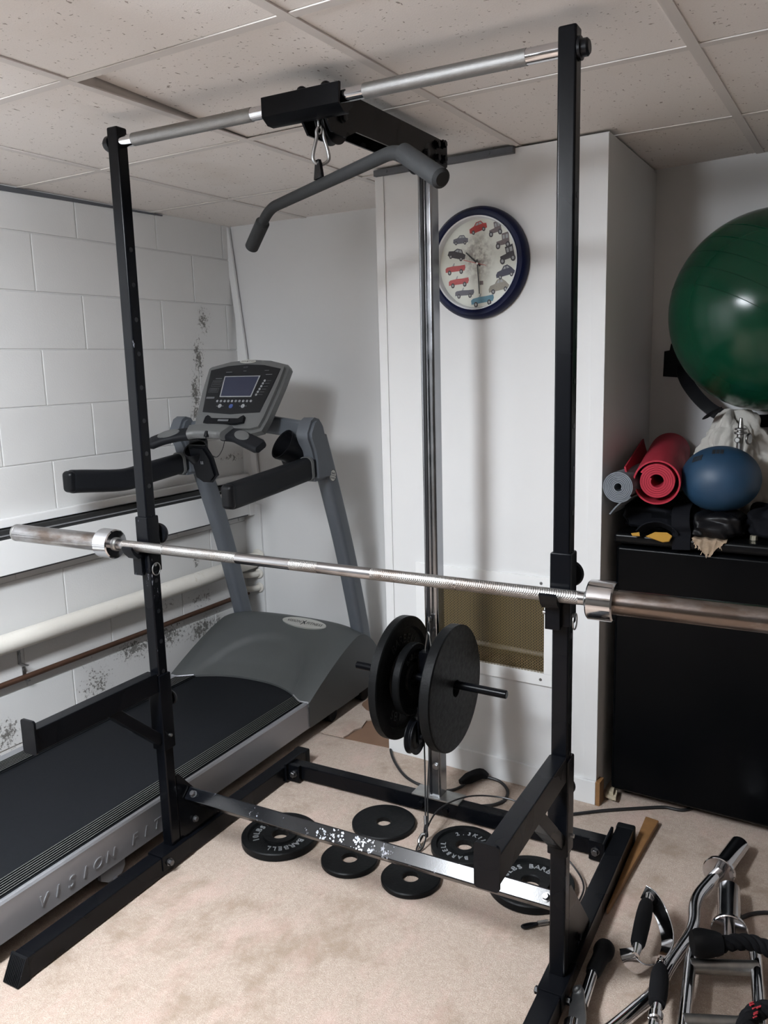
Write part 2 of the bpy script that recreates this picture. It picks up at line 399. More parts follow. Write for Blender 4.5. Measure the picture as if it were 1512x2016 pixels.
    def text(s, txt, size, X, depth=.0006, spacing=1.0, shear=0.0, align='CENTER'):
        cu = bpy.data.curves.new('txt', 'FONT'); cu.body = txt; cu.size = size; cu.extrude = depth; cu.align_x = align; cu.align_y = 'CENTER'
        cu.space_character = spacing; cu.shear = shear; cu.resolution_u = 3
        o = bpy.data.objects.new('txt', cu); COL.objects.link(o)
        me = bpy.data.meshes.new_from_object(o.evaluated_get(bpy.context.evaluated_depsgraph_get()))
        t = bmesh.new(); t.from_mesh(me); bpy.data.meshes.remove(me); bpy.data.objects.remove(o); bpy.data.curves.remove(cu)
        return s._add(t, X)
    def build(s, name, mats=None, parent=None, label=None, angle=38):
        if mats is None: mats = s.mats
        elif isinstance(mats, str): mats = [mats]
        me = bpy.data.meshes.new(name); s.bm.to_mesh(me); s.bm.free()
        for k in mats: me.materials.append(M[k])
        for p in me.polygons: p.use_smooth = True
        me.set_sharp_from_angle(angle=math.radians(angle))
        o = bpy.data.objects.new(name, me); COL.objects.link(o)
        if len(me.polygons) < 60000:
            wn = o.modifiers.new('weighted_normal', 'WEIGHTED_NORMAL'); wn.keep_sharp = True; wn.weight = 80
        if parent is not None:
            me.transform(WM[parent.name].inverted()); o.parent = parent; WM[o.name] = WM[parent.name].copy()
        else: WM[o.name] = Matrix()
        if label: o['label'] = label
        return o
WM = {}
def recenter(o, base=None, rotz=0):
    vs = [v.co for v in o.data.vertices]
    if base is None:
        base = Vector(((min(v.x for v in vs)+max(v.x for v in vs))/2, (min(v.y for v in vs)+max(v.y for v in vs))/2, min(v.z for v in vs)))
    X = Matrix.Translation(base) @ Matrix.Rotation(rotz, 4, 'Z')
    o.data.transform(X.inverted()); o.location = base; o.rotation_euler = (0, 0, rotz); WM[o.name] = X; return o
def thing(name, label, cat, loc=(0, 0, 0), rotz=0, group=None):
    o = bpy.data.objects.new(name, None); COL.objects.link(o); o.location = loc; o.rotation_euler = (0, 0, rotz); o.empty_display_size = .05
    WM[o.name] = Matrix.Translation(loc) @ Matrix.Rotation(rotz, 4, 'Z')
    o['label'] = label; o['category'] = cat
    if group: o['group'] = group
    return o
def one(name, mb, mats, label, cat, group=None, base=None, angle=38):
    o = recenter(mb.build(name, mats, angle=angle), base); o['label'] = label; o['category'] = cat
    group = group or {'yoga_mat': 'rolled yoga mats on the fridge', 'pipe_collar': 'pipe collars in the back corner', 'pipe_clip': 'pipe clips on the block wall', 'towel': 'white towels on the fridge'}.get(name)
    if group: o['group'] = group
    return o
def struct(name, mb, mats=None, base=None, rotz=0):
    o = mb.build(name, mats); o['kind'] = 'structure'
    recenter(o, base if base is not None else None, rotz) if base is not None else None
    return o
# ================================================================== ROOM SHELL
H = 2.07
WA = math.radians(-2.69); WB = Vector((-.86, 1.0, 0)); WX = Matrix.Translation(WB) @ Matrix.Rotation(WA, 4, 'Z')   # left wall frame: x out of the wall, y along it
CA = math.radians(-3.82); CB = Vector((1.05, .882, 0)); CX = Matrix.Translation(CB) @ Matrix.Rotation(CA, 4, 'Z')     # boxed-in pier frame: x along its face, -y out of it
b = MB(); b.bb(-1.6, 3.6, -3.4, 2.0, -.1, 0); struct('floor', b, 'carpet')
# ceiling: lay-in tiles on a tee grid
cr = math.radians(-2.2); CG = Matrix.Translation((.115, -.21, 0)) @ Matrix.Rotation(cr, 4, 'Z'); TS = .607
b = MB(); b.mat('plenum').bb(-1.6, 3.6, -3.4, 2.0, H+.09, H+.12)
b.mat('tile')
for i in range(-2, 6):
    for j in range(-6, 4):
        x0, y0 = i*TS, j*TS
        zs = [0, 0, 0, 0]
        if (i, j) == (0, 0): zs = [.026, .0, .0, .003]
        if (i, j) == (0, 1): zs = [0, .0, .004, .0]
        t = bmesh.new(); g = .006
        pts = [(x0+g, y0+g), (x0+TS-g, y0+g), (x0+TS-g, y0+TS-g), (x0+g, y0+TS-g)]
        lo = [t.verts.new((p[0], p[1], H+.003+z)) for p, z in zip(pts, zs)]; hi = [t.verts.new((p[0], p[1], H+.02+z)) for p, z in zip(pts, zs)]
        t.faces.new(lo); t.faces.new(hi)
        for k in range(4): t.faces.new((lo[k], lo[(k+1) % 4], hi[(k+1) % 4], hi[k]))
        b._add(t, CG)
b.mat('tee')
for i in range(-2, 7): b.bb(i*TS-.012, i*TS+.012, -6*TS, 4*TS, H-.001, H+.0022, 0, CG); b.mat('tee').bb(i*TS-.001, i*TS+.001, -6*TS, 4*TS, H+.002, H+.04, 0, CG); b.mat('tee')
for j in range(-6, 5): b.bb(-2*TS, 6*TS, j*TS-.012, j*TS+.012, H-.0006, H+.0018, 0, CG); b.mat('tee').bb(-2*TS, 6*TS, j*TS-.001, j*TS+.001, H+.002, H+.035, 0, CG); b.mat('tee')
struct('ceiling', b)
# left wall: painted concrete blocks, local y along the wall
blobs = [(.31, 1.65, .05, .09, 1), (.265, 1.49, .05, .12, 1.1), (.235, 1.34, .05, .13, 1.1), (.225, 1.24, .05, .08, 1), (-.43, .20, .11, .13, .85), (-.22, .285, .16, .07, 1.1), (-.04, .285, .17, .08, 1.1),
         (.18, .255, .16, .08, 1.1), (.18, .395, .12, .05, .8), (.166, .575, .028, .045, 1.1), (.29, .245, .05, .09, 1.1), (-.83, .15, .07, .09, 1.0), (-.02, .42, .10, .03, .7), (.45, 1.02, .12, .03, .8), (-.3, .93, .2, .012, .5)]
M['block'] = block_wall(blobs)
b = MB(); b.bb(-.14, -.0045, -4.2, .56, -.05, 2.14)
z0 = 1.925
for r in range(-1, 10):
    zl, zh = z0-.2032*r, z0-.2032*(r-1)
    off = -.335 if r % 2 == 0 else -.535
    for k in range(-10, 4):
        yl, yh = off+.4*k, off+.4*(k+1)
        if yl > .54: continue
        b.bb(-.05, 0, max(-4.2, yl+.0018), min(yh-.0018, .56), max(-.02, zl+.0018), min(zh-.0018, 2.14), .004, None, 2)
o = b.build('wall_left', 'block'); o.data.transform(Matrix()); o.location = WB; o.rotation_euler = (0, 0, WA); o['kind'] = 'structure'; WM[o.name] = WX
# back wall with the alcove
b = MB(); b.prism([(-.98, 1.525), (1.06, 1.515), (1.06, 1.65), (-.98, 1.65)], 2.14, Matrix.Translation((0, 0, -.02))); struct('wall_back', b, 'white_paint')
b = MB(); b.prism([(1.03, 1.512), (3.6, 1.02), (3.6, 1.2), (1.03, 1.66)], 2.14, Matrix.Translation((0, 0, -.02))); struct('wall_alcove', b, 'white_paint')
b = MB(); b.prism([(.257, .935), (1.047, .882), (1.06, 1.51), (.257, 1.52)], 2.065, Matrix.Translation((0, 0, 0)))
# recess behind the vent grille is cut as an open dark box
pier = struct('wall_pier', b, 'white_paint')
cut = MB(); cut.bb(-.80+.17, -.185, -.02, .1, .418, .70, 0, CX); co_ = cut.build('cutter', 'plenum')
md = pier.modifiers.new('recess', 'BOOLEAN'); md.object = co_; md.operation = 'DIFFERENCE'; md.solver = 'EXACT'
me = bpy.data.meshes.new_from_object(pier.evaluated_get(bpy.context.evaluated_depsgraph_get())); pier.modifiers.clear(); pier.data = me
bpy.data.objects.remove(co_)
for p in me.polygons: p.use_smooth = False
if len(me.materials) == 0: me.materials.append(M['white_paint'])
b = MB(); b.bb(-1.6, 3.6, -3.3, -3.2, 0, H); struct('wall_front', b, 'far_wall')
b = MB(); b.bb(3.4, 3.5, -3.3, 1.2, 0, H); struct('wall_right', b, 'far_wall')
# trim on the pier
b = MB(); b.bb(-.795, -.003, -.012, 0, .0, .08, .002, CX).mat('white_paint'); struct('baseboard_pier', b, ['white_paint'])
b = MB(); b.bb(-.795, -.762, -.004, 0, .081, 2.062, .001, CX); struct('trim_1', b, 'white_paint')
b = MB(); b.bb(-.045, -.003, -.004, 0, .081, 2.062, .001, CX); struct('trim_2', b, 'white_paint')
b = MB(); b.bb(-.79, -.29, -.02, -.001, H-.022, H-.003, .001, CX)
for x in (-.74, -.37): b.cyl(CX @ Vector((x, -.019, H-.012)), CX @ Vector((x, -.023, H-.012)), .005, 10)
struct('trim_3', b, 'angle')
b = MB(); b.prism([(-4, H-.03), (-.9, H-.024), (-.35, H-.014), (.1, H-.006), (.1, H-.002), (-4, H-.002)], .008, WX @ frameM((0, 0, 0), (0, 1, 0), (0, 0, 1))); struct('trim_4', b, 'angle')
# end of the baseboard, bare wood
b = MB(); b.bb(-.0025, .012, -.0125, .03, 0, .082, .001, CX); struct('trim_5', b, 'wood')
# boards between heater and floor in the back-left corner
b = MB(); b.prism([(-.845, 1.512), (-.742, 1.512), (-.742, 1.523), (-.845, 1.523)], .79, Matrix.Translation((0, 0, 0)))
struct('trim_6', b, 'white_paint')
# ================================================================== CEILING LIGHT (out of frame, above the left front)
LX0, LX1, LY0, LY1, LZ = .16, .44, -1.95, -.74, 1.95
t_ = thing('ceiling_light', 'surface mounted fluorescent wraparound light on the ceiling on the camera side of the rack', 'light', ((LX0+LX1)/2, (LY0+LY1)/2, H-.001))
b = MB(); b.sweep([((LX0+LX1)/2, LY0+.02, (LZ+H)/2-.008), ((LX0+LX1)/2, LY1-.02, (LZ+H)/2-.008)], rrect(LX1-LX0, H-LZ-.016, .03, 5), (0, 0, 1)); b.build('lens', 'lamp', t_)
b = MB()
for y in (LY0, LY1-.02): b.bb(LX0-.006, LX1+.006, y, y+.02, LZ-.004, H-.002, .004)
b.bb(LX0+.02, LX1-.02, LY0, LY1, H-.016, H-.002, 0); b.build('housing', 'white_metal', t_)

# ================================================================== WALL FITTINGS
t_ = thing('baseboard_heater', 'long white hydronic heater cover with black slots along the block wall', 'heater', WX @ Vector((0, 0, .735)), WA)
YE = .54
b = MB(); b.bb(.05, .058, -4, YE, .745, .868, .002, WX); b.build('front_cover', 'white_metal', t_)
b = MB(); b.bb(.001, .03, -4, YE, .905, .935, .003, WX); b.bb(.001, .012, -4, YE, .735, .9, 0, WX); b.build('back_panel', 'white_metal', t_)
b = MB(); b.bb(.012, .05, -4, YE-.01, .84, .90, 0, WX); b.build('slot', 'plenum', t_)
b = MB(); b.bb(.044, .054, -4, YE, .8795, .884, .0006, WX); b.build('louver', 'alu', t_)
b = MB(); b.bb(.014, .05, -4, YE-.01, .738, .746, .001, WX); b.build('bottom_lip', 'angle', t_)
b = MB(); b.bb(.001, .062, YE-.06, YE+.002, .738, .90, .002, WX); b.build('end_cap', 'white_metal', t_)
def pipe(name, mat, r, off, za, zb, ya, yb, label):
    b = MB(); p = smooth_path([WX @ Vector((off, ya+(yb-ya)*k/6, za+(zb-za)*k/6+.002*math.sin(k*2))) for k in range(7)], 4); b.tube(p, r, 20)
    return one(name, b, mat, label, 'pipe')
pipe('heating_pipe', 'pipe', .035, .05, .474, .512, -4, .50, 'thick cream painted heating pipe running along the block wall under the heater')
pipe('copper_pipe', 'copper', .0105, .022, .328, .353, -4, .48, 'thin brown copper pipe running along the block wall below the thick cream pipe')
for i, (y, z, off, lab) in enumerate(((-.745, .36, .012, 'small pipe clip on the block wall around the copper pipe, left of the rack'), (-.757, .425, .03, 'small hanger clip under the thick cream pipe, left of the rack'))):
    b = MB(); b.bb(.001, .005, y-.006, y+.006, z-.03, z+.02, .001, WX); b.bb(.001, off+.02, y-.005, y+.005, z-.03, z-.026, .001, WX); b.cyl(WX @ Vector((.005, y, z+.01)), WX @ Vector((.009, y, z+.01)), .005, 8)
    one('pipe_clip', b, 'zinc', lab, 'clip')
for z, r, lab in ((.535, .028, 'upper and largest of the white pipe collars at the back corner'), (.448, .019, 'middle white pipe collar at the back corner'), (.378, .019, 'lowest white pipe collar at the back corner')):
    b = MB(); p = Vector((-.765, 1.511, z))
    b.cyl(p, p-Vector((0, .01, 0)), r*1.25, 20, bev=.002); b.tube(smooth_path([p, p+Vector((-.006, -.03, 0)), p+Vector((-.03, -.048, -.002)), p+Vector((-.06, -.055, -.004))], 5), r*.75, 14)
    one('pipe_collar', b, 'pipe', lab, 'pipe')
b = MB()
pp = [(-.845, 1.505, 2.065), (-.787, 1.505, 1.55), (-.775, 1.505, 1.42), (-.752, 1.505, .94)]
b.sweep(pp, rrect(.033, .014, .002, 2), (0, -1, 0), fixed_up=True); one('wire_raceway', b, 'white_paint', 'slim white wire raceway running down the back corner from ceiling to heater', 'raceway')

# vent grille in the pier
t_ = thing('vent_grille', 'white framed vent grille with brown expanded metal mesh low on the pier', 'vent', CX @ Vector((-.41, 0, .374)), CA)
gx0, gx1, gz0, gz1 = -.665, -.153, .374, .742
b = MB()
b.bb(gx0, gx1, -.009, -.0005, gz0, .416, .001, CX); b.bb(gx0, gx1, -.009, -.0005, .700, gz1, .001, CX); b.bb(gx0, gx0+.035, -.009, -.0005, .416, .700, .001, CX); b.bb(-.172-.012, gx1, -.009, -.0005, .416, .700, .001, CX)
b.build('frame', 'white_metal', t_)
b = MB(); b.bb(-.629, -.186, .090, .099, .419, .699, 0, CX); b.bb(-.6295, -.626, .001, .09, .419, .699, 0, CX); b.bb(-.189, -.1855, .001, .09, .419, .699, 0, CX); b.bb(-.626, -.189, .001, .09, .4185, .4215, 0, CX); b.bb(-.626, -.189, .001, .09, .6965, .6995, 0, CX); b.build('duct', 'duct', t_)
b = MB(); b.bb(gx0+.03, -.18, -.0045, -.004, .412, .704, 0, CX); b.build('mesh_panel', 'grille', t_)
for x, z in ((-.195, .722), (-.195, .394), (-.62, .722), (-.62, .394)):
    b = MB(); b.cyl(CX @ Vector((x, -.009, z)), CX @ Vector((x, -.0115, z)), .0055, 12, .004); b.build('screw', 'zinc', t_)
b = MB(); b.cyl(CX @ Vector((-.62, .06, .46)), CX @ Vector((-.192, .06, .455)), .008, 14); one('vent_pipe', b, 'pipe_dim', 'pale pipe seen through the mesh of the vent grille', 'pipe')

# clock
cc = CX @ Vector((-.413, -.001, 1.738)); t_ = thing('wall_clock', 'round wall clock with navy rim and vintage cars for numerals', 'clock', cc, CA)
KX = Matrix.Translation(cc) @ Matrix.Rotation(CA, 4, 'Z') @ Matrix.Rotation(math.pi/2, 4, 'X')      # local z towards the room, x right, y up
b = MB(); b.lathe([(.1405, 0), (.172, 0), (.1725, .012), (.169, .026), (.160, .034), (.150, .034), (.1425, .029), (.1405, .012)], KX, 72, True); b.build('rim', 'navy', t_)
b = MB(); b.lathe([(.1410, .0275), (.1425, .0295), (.1425, .031), (.1385, .028), (.1345, .0115), (.1345, .001), (.1402, .001)], KX, 72, True); b.build('bezel', 'dial_rim', t_)
b = MB(); b.mat('dial').lathe([(0, 0.001), (.136, 0.001), (.136, .009), (0, .009)], KX, 72)
def car(kind, c, s, rot, col):
    X = KX @ Matrix.Translation((c[0], c[1], .009)) @ Matrix.Rotation(math.radians(rot), 4, 'Z') @ Matrix.Diagonal((s, s*1.25, s, 1))
    if kind == 'modern':
        b.mat(col).prism([(-.5, -.1), (-.48, .06), (-.2, .12), (-.05, .24), (.22, .24), (.34, .11), (.5, .08), (.5, -.1), (.3, -.14), (-.35, -.16)], .008, X)
        b.mat('car_glass').prism([(-.13, .11), (-.03, .21), (.07, .21), (.07, .11)], .012, X); b.prism([(.1, .11), (.1, .21), (.2, .21), (.28, .11)], .012, X)
    elif kind == 'open':
        b.mat(col).prism([(-.5, -.1), (-.5, .03), (-.42, .08), (-.1, .1), (.2, .09), (.5, .1), (.52, .0), (.46, -.1)], .008, X)
        b.mat('car_glass').prism([(-.14, .1), (-.06, .2), (-.02, .2), (-.06, .1)], .010, X)
    elif kind == 'round':
        b.mat(col).prism([(-.5, -.12), (-.5, .0), (-.4, .1), (-.18, .13), (-.04, .26), (.16, .28), (.34, .15), (.5, -.02), (.5, -.12)], .008, X)
        b.mat('car_glass').prism([(-.08, .14), (0, .23), (.06, .23), (.06, .14)], .012, X); b.prism([(.1, .14), (.1, .23), (.17, .23), (.25, .14)], .012, X)
    else:
        b.mat(col).prism([(-.46, -.1), (-.44, .1), (-.06, .14), (-.06, -.1)], .008, X); b.prism([(-.06, -.1), (-.06, .44), (.42, .48), (.42, -.1)], .008, X)
        b.mat('car_glass').prism([(.0, .18), (.0, .36), (.14, .37), (.14, .18)], .012, X); b.prism([(.2, .18), (.2, .37), (.36, .38), (.36, .18)], .012, X)
    ws = ((-.3, .088), (.3, .088)) if kind != 'old' else ((-.36, .15), (.3, .15))
    for wx, wr in ws:
        b.mat('car_dark').lathe([(0, 0), (wr, 0), (wr, .014), (0, .014)], X @ Matrix.Translation((wx, -.12, 0)), 14)
        b.mat('car_glass').lathe([(0, .013), (wr*.5, .013), (wr*.5, .018), (0, .018)], X @ Matrix.Translation((wx, -.12, 0)), 10)
cars = [('modern', (600, 480), .061, 12, 'car_red'), ('old', (850, 545), .047, 10, 'car_brown'), ('old', (955, 720), .050, 5, 'car_brown'), ('old', (1018, 915), .055, 12, 'car_dark'), ('round', (985, 1130), .064, 10, 'car_navy'),
        ('round', (895, 1320), .071, 8, 'car_tan'), ('open', (655, 1480), .078, 6, 'car_blue'), ('open', (395, 1365), .066, 0, 'car_grey'), ('open', (310, 1200), .071, 3, 'car_pink'), ('open', (262, 1015), .070, 2, 'car_pink'),
        ('modern', (285, 820), .063, -16, 'car_dark'), ('modern', (345, 625), .053, -2, 'car_grey')]
for kind, (px_, py_), s, rot, col in cars: car(kind, ((px_-595)/4460/.93, -(py_-970)/4560), s, rot, col)
b.mat('ink').lathe([(0, .009), (.0022, .009), (.0022, .0095), (0, .0095)], KX @ Matrix.Translation((0, .117, 0)), 10)
b.mat('car_brown').prism([(.006, -.066), (.018, -.066), (.018, -.054), (.006, -.054)], .0096, KX)
b.build('dial', None, t_)
def hand(name, ang, L, wd, z, mat, tail=.012):
    b = MB(); X = KX @ Matrix.Rotation(-math.radians(ang), 4, 'Z') @ Matrix.Translation((0, 0, z))
    b.prism([(-wd, -tail), (wd, -tail), (wd*.7, L), (-wd*.7, L)], .0008, X); b.build(name, mat, t_)
hand('hour_hand', 312, .054, .0026, .0115, 'ink'); hand('minute_hand', 176, .094, .002, .0128, 'ink'); hand('second_hand', 106, .032, .0009, .0141, 'handpin', .05)
b = MB(); b.lathe([(0, .0095), (.0035, .0095), (.0035, .016), (0, .0165)], KX, 14); b.build('center_pin', 'badge', t_)
# ================================================================== POWER RACK
W_ = 1.1648; A = .036; RH = .06
rack = thing('power_rack', 'black steel power rack with two tall uprights, pull-up bar and lat pulldown mast', 'power rack', (.6, .3, 0))
def bolts(parent, mat, *L):
    for a in L: b = MB(); b.hexbolt(*a); b.build('bolt', mat, parent)
def B(name, mat, mb, parent=None, label=None): return mb.build(name, mat, parent or rack, label)
for x0, nm in ((-.004, 'L'), (W_-.006, 'R')):
    x1 = x0+.05
    b = MB(); b.bb(x0, x1, -.505, .685, .004, RH, .004); runner = B('base_runner', 'black', b)
    b = MB(); b.prism([(-.505, .001), (-.505, RH+.002), (-.51, RH+.002), (-.54, .003)], x1-x0+.004, frameM((x0-.002, 0, 0), (0, 1, 0), (0, 0, 1)))
    for k in range(9): b.bar((x0+.003+k*.0055, -.5405, .006), (x0+.003+k*.0055, -.5115, RH), .002, .0025)
    b.build('end_cap', 'rubber', runner)
    b = MB(); b.bb(x0-.002, x1+.002, .675, .705, .001, RH+.002, .006); b.build('end_cap', 'rubber', runner)
    b = MB(); b.bb(x0-.004, x1+.004, -.055, .06, RH*.3, RH+.004, .003)
    b.build('foot_sleeve', 'black', runner)
    for s in (-1, 1):
        b = MB(); xx = x1+.004 if s > 0 else x0-.004
        b.hexbolt((xx, -.03, .036), (s, 0, 0), .009, .012); b.build('bolt', 'bolt' if x0 < 0 else 'black', runner)
    # upright
    u0 = 0 if x0 < 0 else W_
    b = MB(); b.bb(u0, u0+A, 0, A, RH, 2.038, .0045, None, 3); up = B('upright', 'black_worn' if x0 < 0 else 'black', b)
    for k in range(16):
        z = .42+k*.088
        b = MB(); b.cyl((u0+A-.0005, A/2, z), (u0+A+.0006, A/2, z), .0062, 14); b.build('adjustment_hole', 'panel', up)
    b = MB()
    if x0 < 0: b.lathe([(0, 0), (.02, 0), (.02, .012), (.015, .02), (0, .02)], frameM((u0, A/2, 2.0025), (0, 1, 0), (0, 0, -1)), 20)
    else: b.lathe([(0, 0), (.021, 0), (.021, .005), (.016, .006), (.016, .016), (.012, .02), (0, .02)], frameM((u0+A, A/2, 1.998), (0, 1, 0), (0, 0, 1)), 20)
    b.build('bar_end_nut', 'plastic', up)
    # gusset behind the upright
    b = MB(); b.prism([(A+.0005, .268), (A+.0005, RH+.001), (.222, RH+.001), (.214, RH+.012), (A+.012, .268)], .034, frameM((u0+.001, 0, 0), (0, 1, 0), (0, 0, 1)), .001)
    gs = B('gusset', 'black', b)
    bolts(gs, 'bolt' if x0 < 0 else 'black', ((u0+A/2, .150, .147), (0, .76, .65), .008, .012), ((u0+A+.0005, .10, .10), (1, 0, 0), .008, .010))
# crossmembers
b = MB(); xa, xb = .0365, W_-.0005; c = Vector((0, .0875, .184)); X = frameM((0, 0, 0), (1, 0, 0), (0, .72, .69))
t1 = Vector(((xa+xb)/2, c.y, c.z))
b.box((0, 0, 0), (xb-xa, .040, .040), .004, frameM(t1, (1, 0, 0), (0, .72, .69)))
fm = B('front_crossmember', 'black_label', b)
nrm = Vector((0, -.69, .72)).normalized()
bolts(fm, 'bolt', *[(Vector((x, c.y, c.z))+nrm*.020, nrm, .0085, .014) for x in (.065, 1.135)])
# torn label remains on the front crossmember
X = frameM(Vector((.0, c.y, c.z))+nrm*.0202, (1, 0, 0), nrm.cross(Vector((1, 0, 0))))
for xa_, xb_ in ((.50, .585), (.61, .675)):
    b = MB()
    for k in range(48):
        cx = random.uniform(xa_, xb_); cy = random.uniform(-.017, .016); s = random.uniform(.001, .0048)
        b.prism([(cx+s*random.uniform(.4, 1.3)*math.cos(q), cy+s*random.uniform(.4, 1.2)*math.sin(q)) for q in (0, 1.2, 2.3, 3.4, 4.6, 5.5)], .0003, X)
    b.build('torn_label', 'label_silver', fm, 'silvery remains of a torn off label')
b = MB(); b.bb(.0455, W_-.007, .578, .620, .010, RH, .004); rm = B('rear_crossmember', 'black', b)
bolts(rm, 'black', *[((x, .578, .034), (0, -1, 0), .011, .01) for x in (.56, .648)])
for xx, s in ((.046, 1), (W_-.0075, -1)):
    b = MB(); b.bb(xx, xx+s*.008, .545, .65, .006, RH+.012, .002); b.bb(xx, xx+s*.05, .560, .578, .006, RH+.006, .002); br = b.build('bracket', 'black', rm)
    b = MB(); b.hexbolt((xx+s*.03, .560, .036), (0, -1, 0), .010, .014); b.build('bolt', 'bolt', br)
b = MB(); b.bb(.527, .692, .574, .640, RH, RH+.006, .002); b.build('mast_plate', 'dullsteel', rm)
# mast
b = MB(); b.sweep([(.603, .614, RH+.006), (.603, .614, 2.0)], rrect(.044, .052, .007, 5), (0, 1, 0)); mast = B('mast', 'mast', b)
b = MB(); b.bb(.589, .5955, .5868, .5884, RH+.01, 1.97); b.build('guide_strip', 'panel', mast, 'dark slot down the chrome mast')
b = MB(); b.bb(.5783, .5806, .600, .603, RH+.01, 1.97); b.build('guide_strip', 'panel', mast, 'dark slot down the chrome mast')
b = MB(); b.hexbolt((.61, .588, .17), (0, -1, 0), .009, .008); b.build('bolt', 'zinc', mast)
# boom: two side plates with pulleys
boom = MB()
for x in (.573, .634): boom.prism([(.03, 1.967), (.05, 1.945), (.11, 1.945), (.16, 1.967), (.66, 1.975), (.675, 1.985), (.675, 2.05), (.03, 2.042)], .005, frameM((x-.0025, 0, 0), (0, 1, 0), (0, 0, 1)))
boom.bb(.577, .63, .13, .50, 2.036, 2.041, .001)
boom = B('boom', 'black', boom)
for y, z, r in ((.098, 1.985, .055), (.535, 1.995, .05)):
    b = MB(); X = frameM((.607, y, z), (0, 1, 0), (0, 0, 1))
    b.lathe([(.008, -.012), (r-.008, -.01), (r, -.012), (r, -.009), (r-.01, -.001), (r-.01, .001), (r, .009), (r, .012), (r-.008, .01), (.008, .012)], X, 40, True)
    b.cyl((.57, y, z), (.643, y, z), .008, 12); b.hexbolt((.637, y, z), (1, 0, 0), .010, .009)
    b.build('pulley', 'plastic', boom)
bolts(boom, 'black', *[((.637, y, z), (1, 0, 0), .010, .011) for y, z in ((.60, 2.03), (.645, 2.04), (.645, 2.0), (.6, 1.995))], ((.605, .675, 2.035), (0, 1, 0), .01, .012))
# pull-up bar
b = MB(); b.cyl((A-.001, A/2, 2.0025), (W_+.001, A/2, 2.0025), .0148, 32); pb = B('pull_up_bar', 'chrome', b)
for xa, xb in ((.075, .445), (.742, 1.10)):
    b = MB(); b.cyl((xa, A/2, 2.0025), (xb, A/2, 2.0025), .0157, 32); b.build('knurled_grip', 'pull_knurl', pb, 'dull grey knurled grip section')
b = MB(); xl, xr = .49, .692
b.prism([(-.004, 2.026), (-.0085, 2.024), (-.0085, 1.983), (.012, 1.969), (.035, 1.969), (.035, 1.9735), (.013, 1.9735), (-.0035, 1.9855), (.0005, 2.0025), (.003, 2.02), (.003, 2.026)], xr-xl, frameM((xl, 0, 0), (0, 1, 0), (0, 0, 1)))
b.bb(.56, .645, .02, .034, 1.975, 2.036, .003)
cl = b.build('boom_clamp', 'black', pb)
for x in (.575, .638): b = MB(); b.sphere((x, .03, 2.034), .012, (1, 1, .8), 14); b.build('bolt', 'plastic', cl)
# j-cups
for u0, lab in ((0, 'L'), (W_, 'R')):
    b = MB(); e = .0045
    b.bb(u0-e, u0+A+e, -e-.0005, A+e, .885, 1.041, .004)
    b.bb(u0-.010, u0+.022, -.018, -e-.0005, .880, .936, .002)
    jc = B('bar_holder', 'black_worn' if lab == 'L' else 'black', b)
    b = MB(); X = frameM((u0-.012, 0, 0), (0, 1, 0), (0, 0, 1))
    b.prism([(-.006, .944), (-.006, .93), (-.03, .93), (-.046, .945), (-.054, .962), (-.049, .966), (-.040, .952), (-.026, .941), (-.012, .940)], .036, X)
    b.build('cup', 'black', jc)
    b = MB(); yy = A+e
    b.cyl((u0+A*.6, yy, .985), (u0+A*.6, yy+.012, .985), .009, 16); b.lathe([(0, 0), (.026, 0), (.029, .006), (.026, .013), (0, .015)], frameM((u0+A*.6, yy+.012, .985), (1, 0, 0), (0, 0, -1)), 28)
    b.build('knob', 'plastic', jc)
    b = MB(); px = u0+A+e
    b.cyl((u0-e-.018, .012, .907), (px+.004, .012, .907), .0045, 12)
    b.tube([(px+.005, .012+.015*math.sin(q), .895+.017*math.cos(q)) for q in [2*math.pi*k/20 for k in range(20)]], .0016, 8, True)
    b.build('locking_pin', 'zinc', jc)
# safety spotter arms
for u0, lab in ((0, 'L'), (W_, 'R')):
    b = MB(); e = .005; xm = u0+A/2
    b.bb(u0-e, u0+A+e, -e, A+e, .362, .588, .0035)
    sl = B('spotter_arm', 'black', b)
    b = MB(); b.bb(u0-.001, u0+A+.001, -.412, -e, .540, .598, .003); b.build('arm', 'black', sl)
    b = MB(); b.prism(rrect(.047, .086, .007), .006, frameM((xm, -.412, .579), (1, 0, 0), (0, 0, 1))); b.build('end_plate', 'black', sl)
    b = MB(); b.bar((xm, -.172, .548), (xm, -.004, .395), .032, .03, (0, .7, .7), .003); b.build('brace', 'black', sl)
    b = MB(); b.bb(u0+.002, u0+A-.002, -e-.004, -.001, .588, .591, .001); b.build('weld', 'zinc', sl)
    b = MB(); b.cyl((u0+A*.5, A+e, .50), (u0+A*.5, A+e+.012, .50), .009, 14); b.lathe([(0, 0), (.020, 0), (.022, .004), (.018, .012), (0, .014)], frameM((u0+A*.5, A+e+.012, .50), (1, 0, 0), (0, 0, -1)), 24); b.build('knob', 'plastic', sl)
    b = MB(); b.cyl((u0-e-.004, A/2, .405), (u0+A+e+.008, A/2, .405), .0045, 10); b.build('locking_pin', 'zinc', sl)

